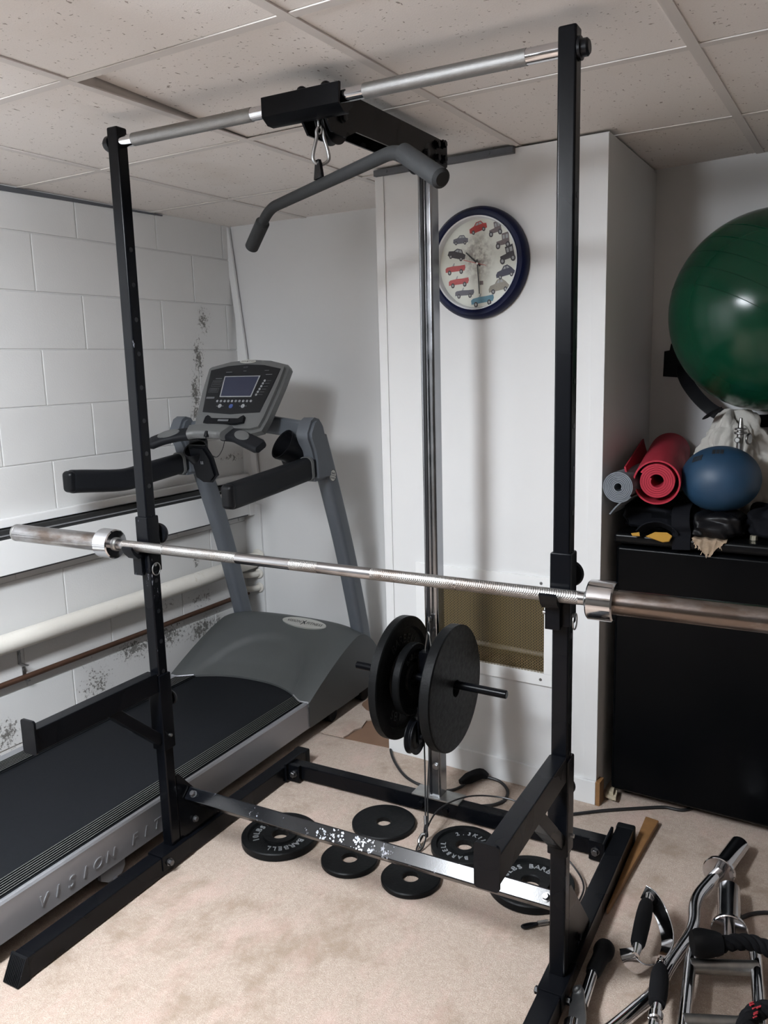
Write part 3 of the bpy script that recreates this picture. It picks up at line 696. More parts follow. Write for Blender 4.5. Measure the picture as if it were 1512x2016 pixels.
# barbell
bl = Vector((-.062, -.0235, .9632)); br_ = Vector((1.248, -.0235, .9568)); bd = (br_-bl).normalized()
barb = thing('barbell', 'olympic barbell with worn steel shaft resting on the rack bar holders', 'barbell', (bl+br_)/2)
P = lambda s: bl+bd*s
b = MB(); b.cyl(P(-.05), P(1.36), .0138, 32); sh = b.build('shaft', 'shaft_smooth', barb)
for s0, s1 in ((.03, .175), (.178, .42), (.585, .665), (.81, 1.02), (1.023, 1.29)):
    b = MB(); b.cyl(P(s0), P(s1), .0141, 32); b.build('knurling', 'shaft_knurl', sh, 'rough knurled band of the shaft')
for s, sg, mt in ((0, -1, 'sleeve_pale'), (1.31, 1, 'sleeve_worn')):
    b = MB(); b.cyl(P(s+sg*.05), P(s+sg*.413), .0252, 40, bev=.002); sv = b.build('sleeve', mt, barb)
    b = MB(); b.cyl(P(s+sg*.400), P(s+sg*.414), .0256, 40, bev=.003); b.build('end_cap', 'dullsteel', sv)
    b = MB(); b.cyl(P(s), P(s+sg*.053), .0405, 48, bev=.003); b.build('collar', 'chrome', barb)
    b = MB(); b.cyl(P(s-sg*.008), P(s+sg*.002), .019, 32, bev=.003); b.build('bushing', 'dullsteel', barb)

# lat bar, carabiner
hp = Vector((.607, .048, 1.836)); ld = Vector((.854, -.52, 0)).normalized()
lat = thing('lat_pulldown_bar', 'grey-black bent lat pulldown bar hanging from a carabiner under the boom', 'lat bar', hp)
sl_, sr_ = -.315, .335
pth = [hp+ld*(sl_-.135)+Vector((0, 0, -.078)), hp+ld*sl_, hp+ld*sr_, hp+ld*(sr_+.145)+Vector((0, 0, -.082))]
b = MB(); b.tube(fillet(pth, .05, 8), .0135, 18); shp = b.build('shaft', 'foam', lat)
for p, q in ((pth[0], pth[1]), (pth[3], pth[2])):
    d = (q-p).normalized(); L = .108 if p is pth[0] else .15
    b = MB(); b.cyl(p-d*.004, p+d*L, .0185, 24, bev=.006); b.build('grip', 'foam', lat)
b = MB(); ln = Vector((.52, .854, 0)); b.prism([(-.02, .0), (.02, .0), (.012, .03), (.006, .04), (-.006, .04), (-.012, .03)], .007, frameM(hp-ln*.0035+Vector((0, 0, .012)), ld, (0, 0, 1))); b.build('eye_tab', 'black', lat)
def carabiner(top, h, wd, r, dirv, name, label, mat='zinc'):
    d = Vector(dirv).normalized(); z = Vector((0, 0, -1)); pts = []
    for a, s in ((.0, 0), (.12, .38), (.3, .42), (.7, .85), (.9, .8), (1.0, 0), (.9, -.8), (.7, -.85), (.3, -.42), (.12, -.38)): pts.append(Vector(top)+z*h*a+d*wd/2*s)
    b = MB(); b.tube(smooth_path(pts, 5, True), r, 10, True); o = one(name, b, mat, label, 'carabiner'); return o
carabiner(hp+Vector((0, 0, .124)), .082, .040, .0040, (.84, .53, 0), 'carabiner', 'steel snap hook holding the lat bar under the boom')
b = MB(); b.tube(smooth_path([(.607, .043, 1.99), (.607, .043, 1.975), (.607, .044, 1.962)], 4), .0022, 8); b.cyl((.607, .044, 1.982), (.607, .044, 1.957), .0045, 12)
b.tube([(.607+.006*math.cos(q), .046, 1.953+.010*math.sin(q)) for q in [2*math.pi*k/16 for k in range(16)]], .0018, 6, True)
one('cable_eyelet', b, 'zinc', 'crimped steel cable end above the lat bar snap hook', 'cable')

# weight carriage on the mast with plates
wc = thing('weight_carriage', 'black sliding weight carriage on the chrome mast with a plate peg', 'weight carriage', (.603, .56, .27))
b = MB(); b.bb(.577, .629, .548, .586, .40, .56, .003); b.bb(.572, .577, .548, .645, .42, .55, .001); b.bb(.629, .634, .548, .645, .42, .55, .001); b.bb(.572, .634, .6425, .648, .42, .55, .001); b.build('slider', 'black', wc)
b = MB(); b.cyl((.362, .535, .489), (.868, .535, .476), .0125, 24, bev=.002); b.build('peg', 'black', wc)
b = MB(); b.bb(.585, .621, .53, .552, .28, .42, .002); b.build('hanger', 'black', wc)
b = MB(); X = frameM((.578, .512, .300), (0, 1, 0), (0, 0, 1)); r = .056
b.lathe([(.008, -.011), (.03, -.011), (.038, -.007), (r-.01, -.010), (r, -.012), (r, -.009), (r-.008, -.001), (r-.008, .001), (r, .009), (r, .012), (r-.01, .010), (.038, .007), (.03, .011), (.008, .011)], X, 44, True); pl = b.build('pulley', 'plastic', wc)
b = MB(); b.prism([(-.012, -.02), (.012, -.02), (.022, .10), (-.012, .10)], .004, frameM((.592, .512, .300), (0, 1, 0), (0, 0, 1))); b.hexbolt((.596, .512, .3), (1, 0, 0), .008, .007); b.build('pulley_bracket', 'black', wc)

def plate(name_lab, R, th, hole, X, style, letters=(), group=None, cat='weight plate', lettmat='plate_letter'):
    """plate lying in the local XY plane, z up from its back face"""
    c = X.translation; t_ = thing('weight_plate', name_lab, cat, c)
    t_['group'] = 'loose weight plates on the carpet' if c.z < .1 else 'weight plates on the carriage peg'
    b = MB()
    if style == 'rim':
        prof = [(hole, 0), (R*.97, 0), (R, th*.12), (R, th*.88), (R*.975, th), (R*.84, th), (R*.81, th*.62), (R*.45, th*.62), (R*.43, th*.9), (hole*1.12, th*.9), (hole, th*.8)]
    elif style == 'back':
        prof = [(hole, th*.05), (hole*1.05, 0), (R*.985, 0), (R, th*.1), (R, th*.9), (R*.975, th), (hole*1.05, th), (hole, th*.95)]
    else:
        prof = [(hole, th*.05), (hole*1.06, 0), (R*.97, 0), (R, th*.2), (R, th*.8), (R*.965, th), (hole*1.3, th), (hole, th*.85)]
    b.lathe(prof, X, 72, True); b.build('disc', 'plate', t_)
    if letters:
        b = MB()
        for txt, r_, a0, st, size in letters:
            for k, ch in enumerate(txt):
                if ch == ' ': continue
                a = math.radians(a0-st*k)
                Y = X @ Matrix.Translation((r_*math.cos(a), r_*math.sin(a), th*.62+.0012)) @ Matrix.Rotation(a-math.pi/2, 4, 'Z')
                b.text(ch, size, Y, .0012)
        b.build('raised_lettering', lettmat, t_)
    return t_
def flat(x, y, rot=0): return Matrix.Translation((x, y, .0008)) @ Matrix.Rotation(math.radians(rot), 4, 'Z')
BAR10 = (('10LBS', .078, 0, 15, .026), ('BARBELL', .078, 0, 15, .026))
plate('black 10 lb plate with pale lettering on the carpet nearest the treadmill', .118, .024, .0255, flat(.237, .252), 'rim', (('10LBS', .0735, 228, 14, .027), ('BARBELL', .0735, 362, 14, .027), ('STANDARD', .0735, 130, 14, .022)))
plate('plain black plate on the carpet beside the rear crossmember', .100, .016, .024, flat(.485, .462), 'plain')
plate('small plain black plate half hidden under the left half of the front crossmember', .084, .016, .024, flat(.489, .247), 'plain')
plate('small plain black plate half hidden under the middle of the front crossmember', .084, .016, .024, flat(.690, .245), 'plain')
plate('black plate marked 2.3 KILOS on the carpet behind the hanging cables', .1, .020, .0255, flat(.765, .452), 'rim', (('2.3KILOS', .0625, 133, 17, .022), ('BARBELL', .0625, 298, 17, .022)))
plate('black 10 lb plate under the right spotter arm', .118, .024, .0255, flat(1.0, .366), 'rim', (('10LBS', .0735, 190, 14, .027), ('BARBELL', .0735, 108, 14, .027), ('STANDARD', .0735, 320, 14, .022)))
YP = .535
def hang(x, zc, flip): return frameM((x, YP, zc), (0, 1, 0), (0, 0, 1)) if not flip else frameM((x, YP, zc), (0, -1, 0), (0, 0, 1))
plate('large black plate on the left of the carriage peg, lettered side facing the mast', .191, .030, .0255, hang(.508, .475, False), 'rim', (('BARBELL', .120, 118, 12, .04), ('25 LBS', .120, 290, 12, .04)), lettmat='plate_letter_black')
plate('small black plate between the two large plates on the carriage peg', .112, .026, .0255, hang(.545, .475, False), 'rim', (('BARBELL', .07, 118, 14, .024),), lettmat='plate_letter_black')
plate('large black plate on the right of the carriage peg, flat back facing outward', .192, .034, .0255, hang(.674, .468, False), 'back')

# cables
def cable(pts, r, label, mat='cable', cat='cable', name='cable', n=8):
    b = MB(); b.tube(smooth_path(pts, n), r, 8); return one(name, b, mat, label, cat)
t_ = thing('lifting_cable', 'black steel cable running down the mast front to a small snap hook above the plates', 'cable', (.603, .576, .55))
b = MB(); b.tube([(.603, .5795, 1.99), (.603, .578, 1.3), (.603, .574, .66)], .0028, 8); b.build('wire', 'cable', t_)
b = MB(); b.cyl((.603, .574, .668), (.603, .574, .655), .006, 12); b.tube(smooth_path([(.603, .571, .655), (.607, .567, .63), (.603, .564, .612), (.599, .567, .63)], 5, True), .0016, 6, True); b.build('crimped_loop', 'zinc', t_)
carabiner((.603, .566, .62), .07, .034, .0034, (.9, -.4, 0), 'snap_hook', 'small dark snap hook between the plates on the carriage', 'dullsteel')
t_ = thing('floor_cable', 'black coated cable hanging from the carriage pulley with a crimped eyelet near the carpet', 'cable', (.66, .43, 0))
b = MB(); b.tube(smooth_path([(.585, .562, .29), (.592, .545, .26), (.615, .50, .165), (.637, .452, .075)], 8), .0026, 8); b.build('wire', 'cable', t_)
b = MB(); b.cyl((.637, .452, .078), (.6425, .442, .056), .0055, 12); b.build('crimp', 'zinc', t_)
b = MB(); b.tube(smooth_path([(.6425, .442, .056), (.651, .432, .044), (.656, .424, .03), (.648, .424, .032), (.643, .432, .046)], 5, True), .003, 8, True); b.build('eyelet', 'plastic', t_)
b = MB(); b.tube(smooth_path([(.648, .424, .036), (.640, .420, .034), (.634, .412, .02), (.640, .402, .008), (.65, .395, .006)], 5), .0042, 8); b.build('hook', 'dullsteel', t_)
cable([(.594, .568, .30), (.602, .567, .28), (.628, .49, .15), (.650, .44, .06), (.655, .40, .012), (.647, .375, .006), (.638, .39, .008), (.640, .44, .03), (.656, .50, .075), (.70, .585, .085), (.765, .65, .075), (.86, .66, .070), (.94, .60, .05), (1.0, .52, .06), (1.085, .475, .03), (1.132, .42, .012), (1.136, .33, .006)], .0026, 'second thin black cable looping from the carriage pulley over the carpet behind the lettered plate', name='cable')
t_ = thing('cable_end', 'cable end with black thimble and silver crimp lying on the carpet by the right upright', 'cable', (1.06, .235, 0))
b = MB(); b.tube(smooth_path([(1.118, .262, .006), (1.098, .248, .006), (1.086, .239, .006)], 5), .0026, 8); b.build('wire', 'cable', t_)
b = MB(); b.cyl((1.088, .241, .007), (1.066, .223, .007), .0062, 14); b.build('crimp', 'zinc', t_)
b = MB(); b.tube(smooth_path([(1.066, .223, .007), (1.052, .216, .007), (1.038, .203, .007), (1.034, .195, .007), (1.042, .193, .007), (1.056, .207, .007)], 5, True), .0034, 8, True); b.build('thimble', 'plastic', t_)
# ================================================================== TREADMILL
tm = thing('treadmill', 'grey treadmill with upright console standing between the block wall and the rack', 'treadmill', (-.41, .4, 0))
def T(name, mat, mb, parent=None, label=None): return mb.build(name, mat, parent or tm, label)
XL, XR = -.76, -.058; YF = -1.05; XC = (XL+XR)/2
b = MB(); b.bb(-.665, -.155, YF+.03, 1.05, .08, .150, .004); T('belt', 'belt', b)
b = MB(); b.bb(XL+.03, XR-.03, YF+.02, 1.36, .062, .082, .002); T('frame', 'plastic', b)
for s, xo in ((1, XR), (-1, XL)):
    prof = [(0, .055), (-.004, .052), (-.03, .052), (-.03, .150), (-.014, .160), (-.004, .160), (0, .154), (-.0015, .140), (0, .128)]
    b = MB(); b.prism([(s*x, z) for x, z in prof], 1.05-YF-.12, frameM((xo, 1.0, 0), (1, 0, 0), (0, 0, 1)))
    rl = T('side_rail', 'alu', b)
    b = MB(); b.bb(xo-s*.026, xo-s*.1, YF+.1, 1.0, .135, .1535, .001)
    for k in range(7): b.bb(xo-s*(.032+.0095*k), xo-s*(.0375+.0095*k), YF+.1, 1.0, .153, .1575, .0012)
    b.build('foot_strip', 'rubber', rl)
    b = MB()
    for k in range(7): b.bb(xo-s*(.0325+.0095*k), xo-s*(.0338+.0095*k), YF+.1, .99, .157, .1579)
    b.build('groove_lines', 'alu_groove', rl, 'pale lines between the ribs')
    if s > 0:
        b = MB(); X = frameM((xo+.0003, -.395, .0965), (0, 1, -.008), (0, 0, 1))
        for k, ch in enumerate('VISION FITNESS'):
            if ch != ' ': b.text(ch, .044, X @ Matrix.Translation((.02+k*.0455, -.003, 0)), .0018, 1, .28)
        b.build('raised_lettering', 'alu', rl)
    b = MB(); b.prism([(-.045, .056), (.045, .056), (.045, .03), (.03, .012), (-.02, .012), (-.045, .03)], .012, frameM((xo-s*.012-.006, -.135, 0), (0, 1, 0), (0, 0, 1)))
    b.cyl((xo-s*.02, -.13, 0), (xo-s*.02, -.13, .015), .016, 16); b.build('leveling_foot', 'grey_metal', rl)
# motor hood
def hood(u, v):
    x = XL-.004+(XR-XL+.008)*u; c = 2*u-1
    yf = .858+.115*max(0, 1-abs(c/.86)**2.4); y = yf+(1.43-yf)*v
    prof = .0 if v <= 0 else (1-(1-min(1, v/.66))**1.3)
    top = .158+.182*prof
    if v > .66: top = .34-.17*((v-.66)/.34)**2.2
    edge = max(0, 1-abs(c)**7)
    crown = .86+.14*edge - .02*abs(c)**2
    z = .150+(top-.150)*crown
    sc = max(0, 1-((c/.72)**2+((v-.0)/.42)**2)); z -= .012*min(1, sc*6)*min(1, v*8)
    return (x, y, z)
b = MB(); b.grid(hood, 60, 40)
t = bmesh.new()
for ss in (0, 1):
    for j in range(40):
        p, q = Vector(hood(ss, j/40)), Vector(hood(ss, (j+1)/40)); x = p.x
        t.faces.new([t.verts.new(v) for v in (p, q, (x, q.y, .055 if q.y < 1.2 else .055+.02*(q.y-1.2)), (x, p.y, .055 if p.y < 1.2 else .055+.02*(p.y-1.2)))])
for i in range(60):
    p, q = Vector(hood(i/60, 1)), Vector(hood((i+1)/60, 1)); t.faces.new([t.verts.new(v) for v in (p, q, (q.x, q.y, .06), (p.x, p.y, .06))])
    p, q = Vector(hood(i/60, 0)), Vector(hood((i+1)/60, 0)); t.faces.new([t.verts.new(v) for v in (p, q, (q.x, q.y, .14), (p.x, p.y, .14))])
b._add(t)
hd = T('motor_hood', 'grey_plastic', b)
bm = bmesh.new(); bm.from_mesh(hd.data); bmesh.ops.remove_doubles(bm, verts=bm.verts, dist=.0008); bmesh.ops.recalc_face_normals(bm, faces=bm.faces); bm.to_mesh(hd.data); bm.free()
for p in hd.data.polygons: p.use_smooth = True
hd.data.set_sharp_from_angle(angle=math.radians(32))
b = MB(); b.tube(smooth_path([Vector(hood(u, .0))+Vector((0, -.002, .002)) for u in (.0, .03, .06, .1, .14)], 4), .003, 8); b.tube(smooth_path([Vector(hood(u, .0))+Vector((0, -.002, .002)) for u in (.86, .9, .94, .97, 1)], 4), .003, 8); b.build('edge_trim', 'alu', hd)
hb = Vector(hood(.62, .585)); hu = Vector(hood(.72, .585))-Vector(hood(.52, .585)); hv = Vector(hood(.62, .64))-Vector(hood(.62, .53)); hn = hu.cross(hv).normalized()
b = MB(); X = frameM(hb+hn*.0045, hu, hv)
b.mat('badge').lathe([(0, -.006), (.118, -.006), (.118, .002), (0, .0025)], X @ Matrix.Diagonal((1, .25, 1, 1)), 40)
b.mat('ink').text('VISION', .022, X @ Matrix.Translation((-.054, 0, .0032)), .0002, 1.1, .2); b.text('FITNESS', .022, X @ Matrix.Translation((.056, 0, .0032)), .0002, 1.1, .2)
b.prism([(-.010, -.016), (-.006, -.016), (.001, -.002), (.010, -.012), (.012, -.008), (.004, .003), (.008, .014), (.004, .014), (.0, .006), (-.010, .010), (-.011, .007), (-.003, .002)], .0004, X @ Matrix.Translation((0, 0, .003)))
b.build('badge', None, hd)
for p_, q_, r_ in (((XR-.05, 1.05, .033), (XR-.012, 1.05, .033), .032), ((XR-.05, 1.30, .036), (XR-.004, 1.30, .036), .036), ((XL+.05, 1.30, .036), (XL+.004, 1.30, .036), .036)): b = MB(); b.cyl(p_, q_, r_, 24, bev=.004); T('transport_wheel', 'rubber', b)
b = MB(); b.bb(XR-.06, XR-.015, 1.05, 1.36, .035, .06, .004); T('lift_frame', 'grey_metal', b)
# uprights
def upx(s, y0, z0, y1, z1, x0): pass
for s, x in ((1, -.092), (-1, -.728)):
    pts = smooth_path([(x, 1.362, .12), (x, 1.318, .33), (x, 1.22, .68), (x, 1.115, .98), (x, 1.045, 1.16)], 6)
    prof = rrect(.062, .080, .022, 5)
    b = MB(); b.sweep(pts, prof, (0, 1, .25)); up = T('upright', 'grey_metal', b)
    # shoulder casting
    b = MB(); X = frameM((x-.037, 0, 0), (0, 1, 0), (0, 0, 1))
    b.prism([(.985, 1.0), (1.09, 1.0), (1.10, 1.045), (1.086, 1.06), (1.078, 1.12), (1.048, 1.212), (1.03, 1.235), (1.0, 1.243), (.975, 1.232), (.948, 1.188), (.948, 1.165), (.972, 1.12), (.982, 1.085)], .072, X, .012); b.build('shoulder', 'grey_metal', up)
    # handrail
    hp_ = smooth_path([(x, 1.0, 1.052), (x, .93, 1.047), (x, .78, 1.034), (x, .65, 1.024), (x, .545 if s > 0 else .455, 1.016 if s > 0 else 1.045), (x, .505 if s > 0 else .405, 1.014 if s > 0 else 1.05)], 6)
    nn = len(hp_); scl = [1.0]*nn; scl[-1] = .95
    b = MB(); b.sweep(hp_, rrect(.052, .090 if s > 0 else .084, .022, 5), (0, 0, 1), False, scl); hr_ = T('handrail', 'grip', b)
    b = MB(); e0 = hp_[-1]; b.box((x, e0.y-.004, e0.z), (.050, .034, .084 if s > 0 else .078), .0165, None, 5); b.build('end_cap', 'plastic', hr_)
    b = MB(); b.sweep([(x, .962, 1.05), (x, .975, 1.051)], rrect(.06, .094, .024, 5), (0, 0, 1)); b.build('cuff', 'silver_plastic', hr_)
    if s > 0:
        b = MB(); p = Vector((x+.0315, 1.098, 1.01)); X = frameM(p, (0, .96, -.28), (0, .28, .96)); b.mat('badge').lathe([(0, 0), (.023, 0), (.023, .002), (0, .002)], X, 28)
        b.mat('ink').lathe([(.0215, .002), (.0235, .002), (.0235, .0028), (.0215, .0028)], X, 28, True); b.text('hold', .014, X @ Matrix.Translation((0, .009, .0025)), .0002); b.text('track', .014, X @ Matrix.Translation((0, -.009, .0025)), .0002); b.prism([(-.021, -.001), (.021, -.001), (.021, .001), (-.021, .001)], .0025, X)
        b.build('round_label', None, up)
# crossbar and cup holders
b = MB(); b.sweep(smooth_path([(-.70, 1.03, 1.185), (-.41, 1.045, 1.215), (-.12, 1.03, 1.19)], 8), rrect(.03, .072, .012, 4), (0, 0, 1)); T('crossbar', 'grey_metal', b)
for s, cx, cy, cz in ((1, -.178, .945, 1.142), (-1, -.575, .90, 1.118)):
    ez_ = Vector((-.38, -.74, .55)) if s > 0 else Vector((.05, -.6, .8)); ez_.normalize(); ex_ = Vector((0, 0, 1)).cross(ez_).normalized(); X = frameM((cx, cy, cz), ex_, ez_.cross(ex_))
    R0 = .062 if s > 0 else .05
    b = MB(); b.lathe([(.0, -.075), (R0*.72, -.075), (R0*.92, -.02), (R0, .0), (R0*.985, .008), (R0*.88, .006), (R0*.80, -.02), (R0*.64, -.066), (0, -.067)], X, 40)
    ch = T('cup_holder', 'plastic', b)
    b = MB(); b.box((cx+s*.05, cy+.075, cz-.005), (.07, .06, .1), .02, None, 3); b.build('mount', 'plastic', ch)
    if s < 0:
        b = MB(); b.prism([(-.05, -.105), (-.02, -.125), (.03, -.125), (.062, -.095), (.055, -.02), (.03, .03), (-.055, .03)], .03, frameM((cx+.035, cy+.005, cz-.005), (1, .0, 0), (0, -.25, 1)), .010); b.build('tray', 'plastic', ch)
        b = MB()
        for q in (0, .008): b.bar((cx+.04+q, cy-.0305+.012, cz-.055), (cx+.036+q, cy-.0305+.016, cz-.038), .002, .002)
        b.build('tray_mark', 'button', ch)
    else:
        b = MB(); b.sweep(smooth_path([(cx-.005, cy+.03, cz-.04), (cx+.012, cy+.035, cz-.08), (cx+.03, cy+.03, cz-.115)], 5), rrect(.07, .02, .008, 3), (0, -1, .2)); b.build('tray', 'plastic', ch)
# console
cb, ct = Vector((-.41, .90, 1.222)), Vector((-.41, 1.045, 1.445)); cu = (ct-cb).normalized(); ex = Vector((1, 0, 0)); cnn = ex.cross(cu)   # normal faces the user
KC = frameM(cb, ex, cu); LC = (ct-cb).length
b = MB()
outer = [(-.165, -.02), (-.12, -.032), (.12, -.032), (.165, -.02), (.178, .03), (.196, .18), (.200, LC-.01), (.19, LC+.004), (.10, LC+.026), (0, LC+.034), (-.10, LC+.026), (-.19, LC+.004), (-.200, LC-.01), (-.196, .18), (-.178, .03)]
b.prism(outer, .055, KC @ Matrix.Translation((0, 0, -.055)), .014); con = T('console', 'silver_plastic', b)
b = MB(); inner = [(-.140, .052), (0, .043), (.140, .052), (.160, .16), (.172, LC-.022), (.09, LC-.004), (0, LC+.002), (-.09, LC-.004), (-.172, LC-.022), (-.160, .16)]
b.prism(inner, .003, KC @ Matrix.Translation((0, 0, -.0005))); b.build('overlay', 'panel', con)
b = MB(); b.prism([(-.078, .118), (.078, .118), (.088, .213), (-.088, .213)], .003, KC @ Matrix.Translation((.0, 0, .002))); lc = b.build('screen_frame', 'button', con)
b = MB(); b.prism([(-.073, .122), (.073, .122), (.083, .209), (-.083, .209)], .001, KC @ Matrix.Translation((.0, 0, .0046))); b.build('screen', 'lcd', lc)
b = MB()
for k in range(10): b.lathe([(.0032, 0), (.0052, 0), (.0052, .002), (.0032, .002)], KC @ Matrix.Translation((-.083+.0184*k, .100, .0025)), 16, True); b.prism([(-.0012, -.002), (.0018, -.002), (.0012, .002), (-.0008, .002)], .001, KC @ Matrix.Translation((-.083+.0184*k, .100, .0025)))
for k in range(6): b.lathe([(0, 0), (.0048, 0), (.0048, .002), (0, .002)], KC @ Matrix.Translation((.098+.0038*k, .128+.0125*k, .0025)), 16)
for x in (-.062, .052): b.lathe([(.002, 0), (.0085, 0), (.0085, .002), (.002, .002)], KC @ Matrix.Translation((x, .078, .0025)), 18, True); b.bb(x-.018, x-.010, .0775, .0785, .0025, .0035, 0, KC); b.bb(x+.010, x+.018, .0775, .0785, .0025, .0035, 0, KC)
b.build('buttons', 'button', con)
b = MB(); b.lathe([(0, 0), (.0095, 0), (.0095, .002), (0, .002)], KC @ Matrix.Translation((-.006, .077, .0025)), 18); b.build('start_button', 'blue_button', con)
b = MB()
for x0, x1, y0, y1 in ((-.142, -.092, .168, .196), (-.145, -.098, .14, .16), (-.146, -.105, .112, .120), (-.132, -.10, .203, .206), (-.09, -.06, .232, .2345), (-.004, .01, .236, .2385), (.10, .12, .236, .2385)):
    if y1-y0 > .01: b.bb(x0, x1, y0, y0+.0007, .0025, .003, 0, KC); b.bb(x0, x1, y1-.0007, y1, .0025, .003, 0, KC); b.bb(x0, x0+.0007, y0, y1, .0025, .003, 0, KC); b.bb(x1-.0007, x1, y0, y1, .0025, .003, 0, KC); [b.bb(x0+.004, x1-.006, y0+(y1-y0)*q, y0+(y1-y0)*q+.001, .0025, .003, 0, KC) for q in (.3, .55, .78)]
    else: b.bb(x0, x1, y0, y1, .0025, .003, 0, KC)
for k in range(6): b.bb(.108+.0038*k, .128+.0038*k, .1275+.0125*k, .1288+.0125*k, .0025, .003, 0, KC)
b.bb(.112, .142, .217, .220, .0025, .003, 0, KC)
b.text('ELITE', .009, KC @ Matrix.Translation((0, LC-.012, .003)), .0002, 1, .2)
b.build('overlay_print', 'dimtext', con)
b = MB(); X = KC @ Matrix.Translation((0, LC+.016, .0005)); b.mat('badge').lathe([(0, 0), (.040, 0), (.040, .0015), (0, .002)], X @ Matrix.Diagonal((1, .2, 1, 1)), 32); b.mat('ink').text('VISION', .0075, X @ Matrix.Translation((-.018, 0, .0022)), .0001, 1.1); b.text('FITNESS', .0075, X @ Matrix.Translation((.019, 0, .0022)), .0001, 1.1); b.prism([(-.003, -.004), (.001, 0), (.003, -.004), (.001, .004), (-.003, .002)], .0003, X @ Matrix.Translation((0, 0, .0018))); b.build('badge', None, con)
b = MB(); b.prism([(-.10, .002), (-.098, .028), (-.088, .036), (-.076, .03), (-.066, .022), (.066, .022), (.076, .03), (.088, .036), (.098, .028), (.10, .002), (.06, -.006), (-.06, -.006)], .010, KC @ Matrix.Translation((-.015, 0, 0)), .003); b.prism([(-.03, .004), (.03, .004), (.03, .016), (-.03, .016)], .0115, KC @ Matrix.Translation((-.015, 0, 0))); b.build('reading_ledge', 'plastic', con)
b = MB(); b.bb(-.04, .012, .006, .014, .0115, .0122, 0, KC); b.build('ledge_label', 'dimtext', con)
b = MB(); b.sweep(smooth_path([(-.30, .97, 1.19), (-.41, .975, 1.205), (-.30+.0, .97, 1.2)], 2)[:2], rrect(.1, .05, .01)) if False else None
b.box((-.41, .985, 1.215), (.2, .11, .06), .02, None, 3); T('console_neck', 'silver_plastic', b)
# heart-rate grips
hc = Vector((-.41, .80, 1.196))
b = MB(); b.sweep(smooth_path([hc+Vector((-.092, -.012, .002)), hc+Vector((-.05, .0, .006)), hc+Vector((.05, .0, .006)), hc+Vector((.092, -.012, .002))], 6), rrect(.066, .036, .014, 4), (0, -.5, .87)); hg = T('pulse_bar', 'silver_plastic', b)
b = MB(); b.box(hc+Vector((0, .05, -.008)), (.12, .11, .03), .01, None, 3); b.build('bracket', 'plastic', hg)
for s in (-1, 1):
    ln_ = .252 if s < 0 else .280
    q = smooth_path([hc+Vector((s*.06, .015, -.006)), hc+Vector((s*.13, -.005, -.008)), hc+Vector((s*.20, -.035, -.022)), hc+Vector((s*ln_, -.060, -.042))], 6)
    b = MB(); b.sweep(q, rrect(.060, .032, .014, 4), (0, -.55, .83), False, [1]*(len(q)-1)+[.8]); gg = b.build('grip', 'grip', hg)
    b = MB(); d = (q[11]-q[8]).normalized(); b.lathe([(0, 0), (.046, 0), (.044, .004), (0, .007)], frameM(q[10]+Vector((0, -.0075, .0125)), d*s, Vector((0, .83, .55))) @ Matrix.Diagonal((1, .46, 1, 1)), 32); b.build('contact_pad', 'silver_plastic', gg)
b = MB(); b.cyl(hc+Vector((.008, -.028, .010)), hc+Vector((.008, -.033, -.012)), .007, 12, .010, .002); b.tube(smooth_path([hc+Vector((.008, -.034, -.012)), hc+Vector((.006, -.03, -.06)), hc+Vector((.03, -.01, -.09)), hc+Vector((.055, .0, -.06)), hc+Vector((.065, .01, -.01))], 6), .0015, 6); b.build('safety_key', 'plastic', hg)

# ================================================================== FLOOR BITS BEHIND
b = MB(); b.prism([(.052, .935), (.16, .937), (.252, .94), (.252, 1.50), (-.055, 1.50), (-.055, 1.26), (-.03, 1.2), (.0, 1.17), (.05, 1.15), (.062, 1.05)], .003, Matrix.Translation((0, 0, .0005))); one('hardboard_sheet', b, 'hardboard', 'brown hardboard patch showing through the torn carpet behind the hanging plates', 'floor patch')
b = MB(); rng = random.Random(3); poly = [(-.05, .99), (-.02, 1.0)]
edge = [(.06, .955), (.056, 1.0), (.07, 1.04), (.062, 1.10), (.085, 1.13), (.055, 1.17), (.0, 1.19), (-.03, 1.22)]
poly = [(-.055, .93), (.05, .93)]+[(x+rng.uniform(-.006, .006), y+rng.uniform(-.006, .006)) for x, y in edge]+[(-.055, 1.24)]
b.prism(poly, .006, Matrix.Translation((0, 0, .0045))); one('carpet_flap', b, 'carpet', 'loose torn flap of carpet overlapping the brown hardboard patch', 'carpet')
b = MB(); b.prism([(1.2125, .345), (1.2165, .35), (1.253, .834), (1.2125, .842)], .018, Matrix.Translation((0, 0, .001)), .001); one('wood_board', b, 'wood', 'strip of bare wood lying on the carpet along the right base runner', 'board')
def cord(pts, r, label, n=8, name='power_cord', mat='cord', cat='cord'): return cable(pts, r, label, mat, cat, name, n)
t_ = thing('plug_cable', 'black cord with an inline plug connector curling on the carpet behind the mast', 'cord', (.68, .78, 0))
b = MB(); b.tube(smooth_path([(.10, 1.46, .05), (.18, 1.30, .11), (.225, 1.2, .10), (.19, 1.075, .02), (.225, .99, .006), (.30, .87, .006), (.405, .765, .006), (.50, .728, .006), (.575, .735, .006), (.612, .775, .008), (.625, .85, .014)], 8), .005, 8); b.build('lead', 'cord', t_)
b = MB(); b.tube(smooth_path([(.668, .865, .016), (.72, .865, .01), (.763, .825, .006), (.775, .765, .006), (.755, .72, .006), (.715, .69, .006)], 8), .0055, 8); b.build('lead', 'cord', t_)
b = MB(); b.sweep(smooth_path([(.606, .79, .016), (.628, .83, .022), (.65, .862, .024), (.676, .866, .018)], 4), rrect(.036, .03, .008, 4), (0, 0, 1), False, [.55, .7, .85, 1, 1, 1, 1, 1, 1, .95, .8, .65, .5][:13]); b.build('connector', 'rubber', t_)
